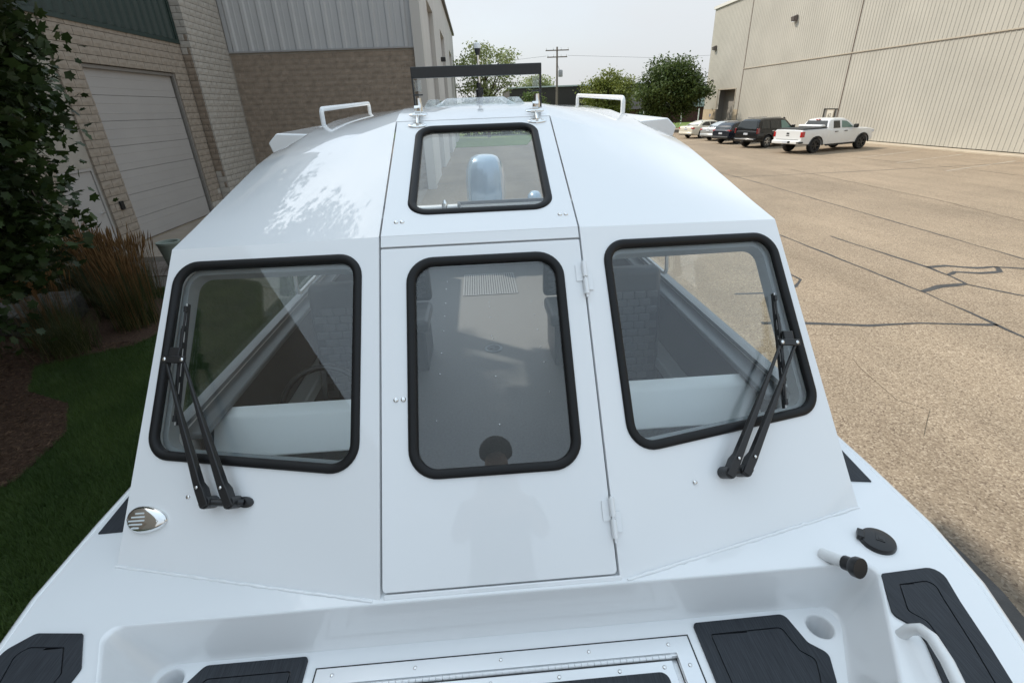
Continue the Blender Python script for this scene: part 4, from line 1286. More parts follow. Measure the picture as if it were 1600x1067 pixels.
def seat(x, y, w_, zc, zb, d=.48, quilt=True):
    m = MB(); m.box(x - w_ / 2 + .04, x + w_ / 2 - .04, y - d + .04, y + .05, 1.15, zc - .1)
    st = m.build('seat', M_vinyld, boat, bevel=.02)
    m = MB(); m.box(x - w_ / 2, x + w_ / 2, y - d, y, zc - .11, zc); m.build('cushion', M_vinyl, st, bevel=.035, seg=4)
    m = MB(); m.loft([[Vector((x - w_ / 2, y - .02, zc)), Vector((x + w_ / 2, y - .02, zc)), Vector((x + w_ / 2, y + .10, zc)), Vector((x - w_ / 2, y + .10, zc))],
                      [Vector((x - w_ / 2 + .015, y + .06, zb)), Vector((x + w_ / 2 - .015, y + .06, zb)), Vector((x + w_ / 2 - .015, y + .16, zb)), Vector((x - w_ / 2 + .015, y + .16, zb))]])
    m.build('backrest', M_vinyld, st, bevel=.035, seg=4)
    if quilt:
        m = MB(); n = 12
        for k in range(n):
            z0 = zc + .05 + (zb - .12 - zc - .05) * k / n; z1 = zc + .05 + (zb - .12 - zc - .05) * (k + 1) / n
            f = lambda z: y - .02 + .08 * (z - zc) / (zb - zc) - .012
            for i in range(5):
                xa = x - w_ / 2 + .06 + (w_ - .12) * i / 5; xb = x - w_ / 2 + .06 + (w_ - .12) * (i + 1) / 5
                c = Vector(((xa + xb) / 2 + (.02 if k % 2 else -.02), f((z0 + z1) / 2) - .004, (z0 + z1) / 2))
                m.obox(c, (1, 0, 0), (0, .12, 1), (0, -1, .12), (xb - xa) / 2 - .001, (z1 - z0) / 2 - .001, .006)
        m.build('quilted_panel', mat('quilt_grey', (.085, .088, .092), .5), st, bevel=.006)
    return st


seat(-.76, 2.52, .46, 1.66, 2.36); seat(.78, 2.52, .46, 1.66, 2.36)
seat(-.76, 4.2, .54, 1.64, 2.12); seat(.78, 4.15, .52, 1.64, 2.12)
# transom, black rail, stern details
m = MB(); m.box(-1.1, 1.1, 6.855, 6.98, .9, 2.012); m.build('transom', M_white, boat, bevel=.01)
m = MB(); m.box(-.31, 1.0, 6.70, 6.86, 1.88, 1.93); sb = m.build('stern_bench', M_white2, boat, bevel=.02)
m = MB(); m.box(-.31, 1.0, 6.80, 6.85, 2.02, 2.065); m.box(-.31, -.27, 6.70, 6.80, 1.93, 2.06); m.build('bench_rail', M_blkmetal, sb, bevel=.005)
for k in range(5):
    m = MB(); m.box(-.2 + k * .24, -.12 + k * .24, 6.69, 6.70, 1.90, 1.92); m.build('latch', M_chrome, sb)
m = MB(); m.lathe([(.04, 1.95), (.05, 2.0), (.03, 2.05), (.012, 2.09)], 14, Matrix.Translation((-.49, 6.88, 0))); m.build('stern_cleat', M_chrome, boat, smooth=50)
# outboard
M_cowl = mat('silver_blue_cowl', (.22, .31, .40), .25, .25, coat=.8, coat_rough=.03)
m = MB(); rg = []
for z, sc_ in ((1.45, .62), (1.6, .80), (1.75, .93), (2.0, 1.0), (2.25, .99), (2.40, .93), (2.50, .82), (2.56, .66), (2.585, .42), (2.592, .15)):
    loop = []
    for k in range(64):
        a = 2 * math.pi * k / 64
        e = .75
        px = math.copysign(abs(math.cos(a)) ** e, math.cos(a)); py = math.copysign(abs(math.sin(a)) ** e, math.sin(a))
        rid = 1 + .06 * max(0, math.cos(a * 8)) ** 4 * (1 if z < 2.5 else .5)
        loop.append(Vector((.095 + .275 * sc_ * px * rid, 7.62 + .37 * sc_ * py * rid, z)))
    rg.append(loop)
m.loft(rg); ob = m.build('outboard_motor', M_cowl, boat, smooth=70)
m = MB(); m.box(.02, .17, 7.45, 7.8, .35, 1.5); m.box(-.05, .24, 7.0, 7.5, 1.2, 1.75); m.box(.06, .13, 7.3, 7.9, .2, .4); m.build('lower_unit', M_cowl, ob, bevel=.04)
m = MB(); rg = []
for z, sc_ in ((1.5, .6), (1.75, .95), (1.95, 1), (2.03, .85), (2.075, .5), (2.085, .1)):
    rg.append([Vector((.80 + .115 * sc_ * math.cos(2 * math.pi * k / 24), 7.35 + .17 * sc_ * math.sin(2 * math.pi * k / 24), z)) for k in range(24)])
m.loft(rg); m.box(.75, .85, 7.25, 7.4, .7, 1.55); m.build('kicker_motor', M_cowl, boat, smooth=60)

# ---- trailer the boat rests on
tr = thing('boat_trailer', 'galvanised boat trailer standing under the white pilothouse boat', 'trailer', (0, 4, 0))
M_galv = mat('galvanised_steel', (.45, .46, .47), .45, .8, var=.1, vscale=6)
m = MB()
for s in (-1, 1):
    m.box(min(s * .75, s * .83), max(s * .75, s * .83), .6, 6.9, .42, .54)
for y in (.7, 2.8, 4.3, 6.6): m.box(-.75, .75, y, y + .08, .43, .53)
m.bar((-.79, .65, .48), (0, -1.6, .48), .08, .1); m.bar((.79, .65, .48), (0, -1.6, .48), .08, .1)
m.build('frame', M_galv, tr)
for s in (-1, 1):
    m = MB(); m.bar((s * .45, 1.2, .72), (s * .45, 6.6, .72), .09, .14); m.bar((s * .45, 2.84, .5), (s * .45, 2.84, .68), .06, .06); m.bar((s * .45, 6.6, .5), (s * .45, 6.6, .68), .06, .06); m.build('bunk', M_carpet, tr)
    for y in (4.0, 4.9):
        mm = Matrix.Translation((s * 1.02, y, .34)) @ Matrix.Rotation(R(90), 4, 'Y')
        m = MB(); m.lathe([(.20, -.11), (.31, -.11), (.34, -.08), (.34, .08), (.31, .11), (.20, .11)], 28, mm); wh = m.build('wheel', mat('tyre_rubber', (.02, .02, .02), .8), tr, smooth=40)
        m = MB(); m.lathe([(.20, -.09), (.20, .05), (.10, .07), (.06, .09)], 20, mm); m.build('rim', M_galv, wh, smooth=40)

# ------------------------------------------------------------------ parked vehicles (local axes: x forward, y left, z up)
M_tyre = mat('car_tyre', (.018, .018, .018), .8)
M_rimsilver = mat('alloy_rim', (.6, .61, .62), .25, .9)
M_rimblack = mat('black_rim', (.02, .02, .022), .3)
M_cglass = mat('dark_car_glass', (.012, .016, .017), .04, spec=.7)
M_cglassg = mat('green_tint_glass', (.13, .22, .19), .05, spec=.7)
M_red = mat('red_lamp', (.42, .012, .012), .15, coat=.6)
M_plate = mat('number_plate', (.6, .62, .66), .4)
M_trim = mat('black_trim', (.02, .02, .02), .6)


def interp(tab, x):
    if x <= tab[0][0]: return tab[0][1:]
    for a, b in zip(tab, tab[1:]):
        if x <= b[0]:
            f = (x - a[0]) / max(1e-6, b[0] - a[0]); f = f * f * (3 - 2 * f) * .5 + f * .5
            return tuple(p + (q - p) * f for p, q in zip(a[1:], b[1:]))
    return tab[-1][1:]


def wheel(parent, x, y, r, wd, rim, out):
    mm = Matrix.Translation((x, y, r)) @ Matrix.Rotation(R(-90 * out), 4, 'X')
    ri = r * .68
    m = MB(); m.lathe([(ri, -wd / 2), (r * .93, -wd / 2), (r, -wd * .32), (r, wd * .32), (r * .93, wd / 2), (ri, wd / 2 - .01)], 30, mm, caps=(True, False))
    t = m.build('wheel', M_tyre, parent, smooth=40)
    m = MB(); m.lathe([(ri, wd / 2 - .015), (ri * .93, wd / 2 - .012), (ri * .9, wd * .22)], 30, mm, caps=(False, False))
    m.lathe([(ri * .22, wd * .2), (ri * .22, wd / 2 - .02), (ri * .1, wd / 2 - .012)], 14, mm)
    for k in range(6):
        a = 2 * math.pi * k / 6
        m.bar(mm @ Vector((ri * .15 * math.cos(a), ri * .15 * math.sin(a), wd / 2 - .03)), mm @ Vector((ri * .95 * math.cos(a), ri * .95 * math.sin(a), wd / 2 - .022)), ri * .2, .02, mm.col[2][:3])
    m.build('rim', rim, t, smooth=35)
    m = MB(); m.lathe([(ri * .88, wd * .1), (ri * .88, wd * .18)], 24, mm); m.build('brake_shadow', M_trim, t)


def car(name, label, p, color, loc, heading, group):
    root = thing(name, label, p['cat'], loc, heading, group, local=True)
    xr, xf, rw_ = p['xr'], p['xf'], p['r']
    L0, L1 = p['x0'], p['x1']
    arch = rw_ * p.get('arch', 1.17)

    def zbot(x):
        zb = interp(p['bot'], x)[0]
        for c in (xr, xf):
            d = abs(x - c)
            if d < arch: zb = max(zb, rw_ + math.sqrt(max(0, arch * arch - d * d)) * .98)
        return zb
    xs = set([L0, L1])
    n = 46
    for k in range(n + 1): xs.add(L0 + (L1 - L0) * k / n)
    for c in (xr, xf):
        for k in range(-8, 9): xs.add(c + arch * math.sin(k / 8 * math.pi / 2))
        xs.add(c - arch - .001); xs.add(c + arch + .001)
    for t in p['top']: xs.add(t[0])
    xs = sorted(x for x in xs if L0 <= x <= L1)
    rg = []
    for x in xs:
        zt, hw = interp(p['top'], x)
        zb = min(zbot(x), zt - .12)
        zl = interp(p['bot'], x)[0]
        mid = max(zb + .02, zl + (zt - zl) * .5)
        sec = [(hw * .90, zb), (hw * .975, min(zb + .05, mid - .005)), (hw, mid), (hw * .985, max(mid + .01, zt - .16)), (hw * .955, max(mid + .02, zt - .05)), (hw * .86, zt - .005), (hw * .4, zt + .012)]
        rg.append([Vector((x, -y, z)) for y, z in sec] + [Vector((x, y, z)) for y, z in sec[::-1]])
    m = MB(); m.loft(rg); m.build('body', color, root, smooth=38)
    # floor pan and wheel wells
    hwm = p['w'] / 2
    m = MB(); m.box(L0 + .25, L1 - .25, -hwm * .82, hwm * .82, p['bot'][0][1] + .05, rw_ * 1.95); m.build('underbody', M_trim, root)
    for c in (xr, xf):
        for s in (-1, 1): wheel(root, c, s * (hwm - p['tw'] / 2 - .015), rw_, p['tw'], p['rim'], s)
    if p.get('flare'):
        for c in (xr, xf):
            for s in (-1, 1):
                m = MB(); pts = [(c + (arch + .015) * math.cos(a), s * hwm * .985, rw_ + (arch + .015) * math.sin(a)) for a in [math.pi * k / 14 for k in range(15)]]
                m.tube(pts, .035, 8); m.build('wheel_arch_trim', M_trim, root, smooth=60)
    # greenhouse
    g = p['gh']
    xs2 = sorted(set([g['top'][0][0] + (g['top'][-1][0] - g['top'][0][0]) * k / 30 for k in range(31)] + [t[0] for t in g['top']]))
    rg = []
    wb, wt, zbelt, zr = g['wb'], g['wt'], g['zb'], g['zr']
    for x in xs2:
        zt = interp([(a, b) for a, b in g['top']], x)[0]
        f = max(.02, (zt - zbelt) / (zr - zbelt)); wtx = wb + (wt - wb) * f
        sec = [(wb, zbelt - .06), (wb + (wtx - wb) * .85, zbelt + (zt - zbelt) * .82), (wtx * .96, zt - (zt - zbelt) * .06), (wtx * .8, zt), (wtx * .3, zt + .015)]
        rg.append([Vector((x, -y, z)) for y, z in sec] + [Vector((x, y, z)) for y, z in sec[::-1]])
    m = MB(); m.loft(rg); cab = m.build('cabin', color, root, smooth=38)
    ys = lambda z: wb + (wt - wb) * (z - zbelt) / (zr - zbelt) * 1.04 + .006
    for poly, gm in g['win']:
        for s in (-1, 1):
            m = MB(); q = [Vector((x, s * ys(z), z)) for x, z in poly]; k = len(q)
            m.add(q + [v - Vector((0, s * .03, 0)) for v in q], [tuple(range(k)), tuple(range(2 * k - 1, k - 1, -1))] + [(i, (i + 1) % k, k + (i + 1) % k, k + i) for i in range(k)])
            m.build('side_window', gm, cab)
    for nm, (xa, za, xb, zb2), wa, wbb in g['ends']:
        m = MB(); a = Vector((xa, 0, za)); b_ = Vector((xb, 0, zb2)); d = (b_ - a).normalized(); nn = Vector((-d.z, 0, d.x))
        if nm == 'rear_window': nn = Vector((d.z * -1, 0, d.x)) if (Vector((-d.z, 0, d.x)).x < 0) else Vector((d.z, 0, -d.x))
        else: nn = Vector((-d.z, 0, d.x)) if (-d.z) > 0 else Vector((d.z, 0, -d.x))
        q = [a + Vector((0, -wa, 0)), a + Vector((0, wa, 0)), b_ + Vector((0, wbb, 0)), b_ + Vector((0, -wbb, 0))]
        m.add([v + nn * .014 for v in q] + [v - nn * .02 for v in q], [(0, 1, 2, 3), (7, 6, 5, 4), (0, 1, 5, 4), (1, 2, 6, 5), (2, 3, 7, 6), (3, 0, 4, 7)])
        m.build(nm, M_cglass, cab)
    for nm, bx, mt, bv in p['boxes']:
        m = MB(); m.box(*bx); m.build(nm, mt, root, bevel=bv)
        if nm in ('tail_light', 'headlight', 'mirror', 'door_handle', 'exhaust', 'roof_rack'):
            m = MB(); x0, x1, y0, y1, z0, z1 = bx; m.box(x0, x1, -y1, -y0, z0, z1); m.build(nm, mt, root, bevel=bv)
    return root


HD = R(21)


def place(rear_right, p):
    """root location so that the rear wheel on the camera side touches the ground at a spot fitted to image pixels"""
    lx, ly = p['xr'], -(p['w'] / 2 - p['tw'] / 2)
    return (rear_right[0] - (lx * math.cos(HD) - ly * math.sin(HD)), rear_right[1] - (lx * math.sin(HD) + ly * math.cos(HD)), 0)


M_truckw = mat('truck_white_paint', (.74, .74, .73), .25, coat=.8)
truck = dict(cat='pickup truck', w=2.02, x0=-2.98, x1=2.95, xr=-1.78, xf=1.98, r=.42, tw=.28, rim=M_rimblack, flare=True, arch=1.22,
             bot=[(-2.98, .55), (-2.5, .50), (-1.2, .42), (1.3, .42), (2.5, .42), (2.95, .5)],
             top=[(-2.98, 1.30, .98), (-2.9, 1.36, 1.0), (-.95, 1.37, 1.01), (-.9, 1.30, 1.0), (1.0, 1.28, 1.0), (1.15, 1.32, .99), (2.3, 1.26, .98), (2.75, 1.20, .95), (2.95, 1.0, .90)],
             gh=dict(wb=.93, wt=.72, zb=1.26, zr=1.90, top=[(-.96, 1.30), (-.82, 1.72), (-.70, 1.84), (-.35, 1.90), (.45, 1.88), (.70, 1.78), (1.42, 1.29)],
                     win=[([(-.50, 1.34), (.03, 1.34), (.03, 1.74), (-.46, 1.75)], M_cglass), ([(.17, 1.34), (1.08, 1.34), (.78, 1.58), (.58, 1.70), (.20, 1.74)], M_cglassg)],
                     ends=[('rear_window', (-.945, 1.38, -.81, 1.77), .78, .66), ('windshield', (1.36, 1.35, .74, 1.77), .80, .64)]),
             boxes=[('tail_light', (-2.995, -2.78, .86, 1.012, .94, 1.25), M_red, .02), ('bumper', (-3.12, -2.93, -.97, .97, .56, .76), M_truckw, .04),
                    ('bumper_step', (-3.125, -2.80, -1.0, -.80, .60, .70), M_trim, .02), ('number_plate', (-3.128, -3.11, -.17, .17, .60, .74), M_plate, .004), ('plate_recess', (-3.124, -3.10, -.36, -.19, .60, .74), M_trim, .004),
                    ('tailgate_seam', (-2.99, -2.95, -.78, .78, .80, .815), M_trim, None), ('badge', (-2.996, -2.97, -.09, .09, 1.10, 1.19), M_trim, .01), ('badge_plate', (-2.994, -2.97, -.11, .11, 1.01, 1.05), M_trim, .005),
                    ('bed_cover', (-2.93, -.98, -.90, .90, 1.375, 1.415), M_trim, .015), ('bed_roll', (-1.35, -1.02, -.78, .86, 1.41, 1.56), M_truckw, .06),
                    ('door_handle', (-.44, -.20, .985, 1.025, 1.13, 1.17), M_trim, .01), ('door_handle', (.32, .56, .985, 1.025, 1.14, 1.18), M_trim, .01), ('mirror', (.98, 1.14, .98, 1.22, 1.30, 1.52), M_trim, .03),
                    ('hitch', (-3.30, -3.05, -.04, .04, .46, .54), M_trim, .01), ('headlight', (2.72, 2.93, .70, .95, .95, 1.12), M_plate, .03), ('third_brake_light', (-.86, -.70, -.14, .14, 1.80, 1.845), M_red, .01), ('side_step', (-.9, 1.3, -.98, -.86, .36, .42), M_trim, .02)])
car('pickup_truck', 'white crew-cab pickup truck with black wheels, nearest in the row of parked vehicles', truck, M_truckw, place((20.75, 30.75), truck), R(19), 'vehicles parked by the right warehouse').scale = (1.1, 1, 1)

M_carblk = mat('black_car_paint', (.006, .0065, .007), .25, spec=.35, coat=.35)
suv = dict(cat='suv', w=2.0, x0=-2.52, x1=2.55, xr=-1.42, xf=1.50, r=.40, tw=.27, rim=M_rimsilver, flare=False,
           bot=[(-2.52, .46), (-2.2, .40), (2.2, .38), (2.55, .45)],
           top=[(-2.52, 1.05, .93), (-2.42, 1.20, .97), (-1.8, 1.22, 1.0), (.9, 1.17, 1.0), (1.05, 1.18, .98), (2.1, 1.10, .96), (2.45, 1.0, .92), (2.55, .78, .86)],
           gh=dict(wb=.94, wt=.72, zb=1.15, zr=1.88, top=[(-2.48, 1.18), (-2.30, 1.70), (-2.12, 1.83), (-1.5, 1.88), (.0, 1.87), (.35, 1.78), (1.08, 1.17)],
                   win=[([(-2.1, 1.26), (-1.32, 1.24), (-1.32, 1.72), (-1.95, 1.72)], M_cglass), ([(-1.22, 1.23), (-.28, 1.22), (-.28, 1.72), (-1.22, 1.73)], M_cglass), ([(-.16, 1.22), (.78, 1.20), (.45, 1.50), (.20, 1.70), (-.16, 1.72)], M_cglassg)],
                   ends=[('rear_window', (-2.455, 1.24, -2.30, 1.74), .78, .66), ('windshield', (1.02, 1.23, .37, 1.75), .80, .64)]),
           boxes=[('tail_light', (-2.54, -2.34, .88, .99, .94, 1.28), mat('dark_red_lamp', (.16, .01, .01), .15, coat=.6), .02), ('bumper', (-2.62, -2.42, -.93, .93, .44, .66), M_carblk, .05), ('bumper_chrome', (-2.63, -2.55, -.80, .80, .56, .60), M_chrome, .01), ('number_plate', (-2.55, -2.50, -.17, .17, .86, .98), M_plate, .004),
                  ('roof_rack', (-1.9, .0, .56, .60, 1.90, 1.945), M_rimsilver, .01), ('door_handle', (-1.15, -.92, .98, 1.02, 1.06, 1.10), M_chrome, .01), ('door_handle', (-.1, .13, .98, 1.02, 1.05, 1.09), M_chrome, .01), ('mirror', (.72, .88, .95, 1.18, 1.20, 1.40), M_carblk, .03),
                  ('headlight', (2.30, 2.50, .62, .88, .80, .98), M_plate, .03), ('hitch', (-2.78, -2.55, -.04, .04, .40, .48), M_trim, .01)])
car('large_suv', 'black full-size suv with silver wheels parked beside the white pickup', suv, M_carblk, place((20.15, 35.45), suv), HD, 'vehicles parked by the right warehouse')

M_navy = mat('navy_car_paint', (.008, .012, .022), .25, spec=.4, coat=.4)
csuv = dict(cat='suv', w=1.84, x0=-2.25, x1=2.30, xr=-1.28, xf=1.42, r=.35, tw=.23, rim=M_rimblack, flare=False,
            bot=[(-2.25, .42), (-2.0, .34), (2.0, .32), (2.3, .38)],
            top=[(-2.25, .95, .82), (-2.12, 1.08, .88), (-1.5, 1.08, .92), (.9, 1.00, .92), (1.1, 1.02, .90), (1.9, .92, .86), (2.22, .80, .80), (2.3, .6, .75)],
            gh=dict(wb=.86, wt=.62, zb=1.00, zr=1.58, top=[(-2.15, 1.05), (-1.85, 1.38), (-1.6, 1.50), (-1.0, 1.58), (.0, 1.57), (.35, 1.48), (1.15, 1.02)],
                    win=[([(-1.75, 1.12), (-1.0, 1.08), (-1.0, 1.44), (-1.5, 1.42)], M_cglass), ([(-.92, 1.08), (-.15, 1.07), (-.15, 1.46), (-.92, 1.46)], M_cglass), ([(-.05, 1.07), (.82, 1.05), (.45, 1.30), (.2, 1.44), (-.05, 1.46)], M_cglassg)],
                    ends=[('rear_window', (-2.10, 1.12, -1.66, 1.48), .70, .56), ('windshield', (1.06, 1.08, .38, 1.47), .72, .56)]),
            boxes=[('tail_light', (-2.22, -2.02, .56, .86, .92, 1.02), M_red, .02), ('bumper', (-2.33, -2.15, -.80, .80, .40, .58), M_trim, .05), ('number_plate', (-2.28, -2.23, -.17, .17, .72, .84), M_plate, .004), ('mirror', (.70, .84, .86, 1.05, 1.04, 1.18), M_navy, .03), ('headlight', (2.08, 2.24, .5, .78, .66, .80), M_plate, .03)])
car('compact_suv', 'dark navy compact suv parked between the black suv and the silver car', csuv, M_navy, place((20.1, 39.5), csuv), HD, 'vehicles parked by the right warehouse')

M_cream = mat('cream_car_paint', (.66, .61, .50), .25, coat=.8)
M_silver = mat('silver_car_paint', (.45, .46, .46), .28, .4, coat=.8)
sed = dict(cat='car', w=1.88, x0=-2.55, x1=2.5, xr=-1.42, xf=1.42, r=.35, tw=.23, rim=M_rimsilver, flare=False,
           bot=[(-2.55, .40), (-2.2, .28), (2.2, .26), (2.5, .34)],
           top=[(-2.55, .90, .84), (-2.45, 1.04, .90), (-1.7, 1.06, .94), (.9, .96, .94), (1.1, .97, .92), (2.0, .86, .88), (2.42, .72, .82), (2.5, .52, .76)],
           gh=dict(wb=.86, wt=.60, zb=.97, zr=1.48, top=[(-1.9, 1.03), (-1.35, 1.32), (-.95, 1.45), (-.3, 1.48), (.2, 1.46), (.5, 1.38), (1.25, .97)],
                   win=[([(-1.45, 1.09), (-.42, 1.05), (-.42, 1.36), (-.85, 1.36), (-1.15, 1.27)], M_cglass), ([(-.32, 1.05), (.82, 1.02), (.55, 1.20), (.25, 1.33), (-.32, 1.36)], M_cglass)],
                   ends=[('rear_window', (-1.80, 1.08, -1.05, 1.42), .68, .54), ('windshield', (1.16, 1.02, .50, 1.38), .72, .54)]),
           boxes=[('tail_light', (-2.55, -2.30, .62, .90, .80, .95), M_red, .03), ('bumper', (-2.60, -2.45, -.84, .84, .36, .56), M_cream, .05), ('bumper_lip', (-2.605, -2.44, -.8, .8, .32, .36), M_trim, .01), ('number_plate', (-2.575, -2.53, -.17, .17, .76, .88), M_plate, .004), ('badge', (-2.57, -2.53, -.05, .05, .92, .98), M_chrome, .005),
                  ('door_handle', (-.55, -.33, .92, .945, .90, .93), M_chrome, .005), ('mirror', (.72, .86, .90, 1.08, .98, 1.10), M_cream, .03), ('headlight', (2.25, 2.42, .55, .82, .62, .74), M_plate, .03), ('exhaust', (-2.6, -2.45, .5, .62, .30, .35), M_chrome, .01)])
car('sedan', 'cream white sedan, farthest vehicle in the parked row near the open bay', sed, M_cream, place((20.5, 47.1), sed), HD, 'vehicles parked by the right warehouse')
sed2 = dict(sed); sed2['boxes'] = [(n_, b, (M_silver if mt is M_cream else mt), bv) for n_, b, mt, bv in sed['boxes']]
car('small_car', 'silver car half hidden between the cream sedan and the navy suv', sed2, M_silver, place((20.9, 43.3), sed), HD, 'vehicles parked by the right warehouse')

# ------------------------------------------------------------------ people (skinned figures)
M_skin = mat('skin', (.45, .26, .18), .5)
M_shirt = mat('dark_shirt', (.03, .03, .035), .9)
M_hair = mat('dark_hair', (.02, .014, .01), .7)
M_cap = mat('dark_cap', (.03, .018, .012), .9)


def skin_body(name, verts, edges, rad, mt, parent, root=0):
    me = bpy.data.meshes.new(name)
    off = OFF.get(parent.name, Vector((0, 0, 0)))
    me.from_pydata([tuple(Vector(v) - off) for v in verts], edges, [])
    o = bpy.data.objects.new(name, me); COL.objects.link(o); o.parent = parent
    me.materials.append(mt)
    sk = o.modifiers.new('skin', 'SKIN'); sk.use_smooth_shade = True
    for i, r in enumerate(rad):
        d = me.skin_vertices[0].data[i]; d.radius = (r, r); d.use_root = (i == root)
    sb_ = o.modifiers.new('sub', 'SUBSURF'); sb_.levels = 2; sb_.render_levels = 2
    return o


pe = thing('person', 'person in dark clothes standing behind the black suv, only the head showing', 'person', (22.9, 38.4, 0))
bx, by = 22.9, 38.4
V = [(bx, by, 1.0), (bx, by, 1.22), (bx, by, 1.42), (bx, by, 1.52), (bx, by, 1.62), (bx, by, 1.72), (bx + .1, by - .05, .92), (bx + .1, by - .05, .5), (bx + .1, by - .05, .08), (bx - .1, by + .05, .92), (bx - .1, by + .05, .5), (bx - .1, by + .05, .08),
     (bx + .2, by - .1, 1.42), (bx + .24, by - .12, 1.12), (bx + .24, by - .06, .86), (bx - .2, by + .1, 1.42), (bx - .24, by + .12, 1.12), (bx - .24, by + .18, .86)]
E_ = [(0, 1), (1, 2), (2, 3), (3, 4), (4, 5), (0, 6), (6, 7), (7, 8), (0, 9), (9, 10), (10, 11), (2, 12), (12, 13), (13, 14), (2, 15), (15, 16), (16, 17)]
skin_body('body', V, E_, [.15, .14, .15, .06, .09, .075, .09, .065, .045, .09, .065, .045, .06, .048, .035, .06, .048, .035], M_skin, pe)
V2 = [(bx, by, 1.0), (bx, by, 1.22), (bx, by, 1.43), (bx + .2, by - .1, 1.42), (bx + .24, by - .12, 1.12), (bx - .2, by + .1, 1.42), (bx - .24, by + .12, 1.12), (bx + .1, by - .05, .9), (bx + .1, by - .05, .12), (bx - .1, by + .05, .9), (bx - .1, by + .05, .12)]
skin_body('clothes', V2, [(0, 1), (1, 2), (2, 3), (3, 4), (2, 5), (5, 6), (0, 7), (7, 8), (0, 9), (9, 10)], [.165, .155, .165, .075, .06, .075, .06, .1, .07, .1, .07], M_shirt, pe)
m = MB(); m.lathe([(.10, 1.66), (.106, 1.71), (.095, 1.76), (.06, 1.80), (.015, 1.815)], 16, Matrix.Translation((bx + .01, by + .01, 0))); m.build('hair', M_hair, pe, smooth=70)

ph = thing('person', 'photographer in a dark cap standing on the foredeck, mirrored in the door window', 'person', (0, -.35, 1.851))
V = [(0, -.36, 2.72), (0, -.36, 2.95), (0, -.33, 3.18), (0, -.27, 3.30), (0, -.22, 3.40), (0, -.21, 3.50),
     (.10, -.36, 2.66), (.13, -.30, 2.30), (.13, -.36, 1.93), (.13, -.24, 1.89), (-.10, -.36, 2.66), (-.13, -.30, 2.30), (-.13, -.36, 1.93), (-.13, -.24, 1.89),
     (.19, -.33, 3.17), (.25, -.28, 2.93), (.12, -.11, 3.08), (-.19, -.33, 3.17), (-.25, -.28, 2.93), (-.12, -.11, 3.08)]
E_ = [(0, 1), (1, 2), (2, 3), (3, 4), (4, 5), (0, 6), (6, 7), (7, 8), (8, 9), (0, 10), (10, 11), (11, 12), (12, 13), (2, 14), (14, 15), (15, 16), (2, 17), (17, 18), (18, 19)]
skin_body('body', V, E_, [.13, .13, .14, .06, .085, .085, .095, .065, .045, .04, .095, .065, .045, .04, .06, .045, .032, .06, .045, .032], M_skin, ph)
V2 = V[:3] + [V[14], V[15], V[17], V[18], V[6], V[7], V[8], V[10], V[11], V[12]]
skin_body('clothes', V2, [(0, 1), (1, 2), (2, 3), (3, 4), (2, 5), (5, 6), (0, 7), (7, 8), (8, 9), (0, 10), (10, 11), (11, 12)], [.15, .15, .155, .075, .06, .075, .06, .11, .08, .055, .11, .08, .055], M_shirt, ph)
mm = Matrix.Translation((0, -.21, 3.49)) @ Matrix.Rotation(R(-12), 4, 'X')
m = MB(); m.lathe([(.108, .0), (.112, .03), (.102, .07), (.07, .105), (.02, .118)], 20, mm); m.loft([[mm @ Vector((.09 * math.cos(a), .09 + .10 * math.sin(a), z)) for a in [math.pi * k / 8 for k in range(9)]] + [mm @ Vector((-.09, .06, z)), mm @ Vector((.09, .06, z))] for z in (.008, .018)]); m.build('cap', M_cap, ph, smooth=50)
for s in (-1, 1):
    for k in range(4):
        m = MB(); z = 3.115 + k * .017
        m.tube([(s * .118, -.10, z), (s * .098, -.045, z + .004), (s * .070, -.030, z + .004), (s * .055, -.040, z + .002)], [.010, .0095, .009, .007], 8); m.build('finger', M_skin, ph, smooth=60)
    m = MB(); m.tube([(s * .112, -.12, 3.10), (s * .088, -.125, 3.09), (s * .06, -.118, 3.095)], [.012, .011, .009], 8); m.build('thumb', M_skin, ph, smooth=60)
cmr = thing('photo_camera', 'black camera held up by the standing photographer', 'camera', (0, -.07, 3.10))
m = MB(); m.box(-.07, .07, -.105, -.045, 3.10, 3.195); m.box(-.028, .028, -.10, -.048, 3.195, 3.225); m.build('camera_body', M_blk, cmr, bevel=.008)

# ------------------------------------------------------------------ vegetation
def leaf_mat(name, c0, c1, scale=3.0, rough=.55):
    m = mat(name, c0, rough, spec=.3)
    nt = m.node_tree; N = nt.nodes; L = nt.links; b = N['Principled BSDF']
    t = N.new('ShaderNodeTexCoord'); n = N.new('ShaderNodeTexNoise'); n.inputs['Scale'].default_value = scale; n.inputs['Detail'].default_value = 4
    L.new(t.outputs['Object'], n.inputs['Vector'])
    r = N.new('ShaderNodeValToRGB'); r.color_ramp.elements[0].position = .35; r.color_ramp.elements[0].color = (*c0, 1); r.color_ramp.elements[1].position = .68; r.color_ramp.elements[1].color = (*c1, 1)
    L.new(n.outputs['Fac'], r.inputs[0]); L.new(r.outputs[0], b.inputs['Base Color'])
    tr_ = N.new('ShaderNodeBsdfTranslucent'); L.new(r.outputs[0], tr_.inputs[0])
    mx = N.new('ShaderNodeMixShader'); mx.inputs[0].default_value = .28
    L.new(b.outputs[0], mx.inputs[1]); L.new(tr_.outputs[0], mx.inputs[2]); L.new(mx.outputs[0], N['Material Output'].inputs[0])
    return m


M_bark = two_tone('grey_bark', (.05, .04, .032), (.11, .09, .075), 9, bump=.8, stretch=(1, 1, .25))


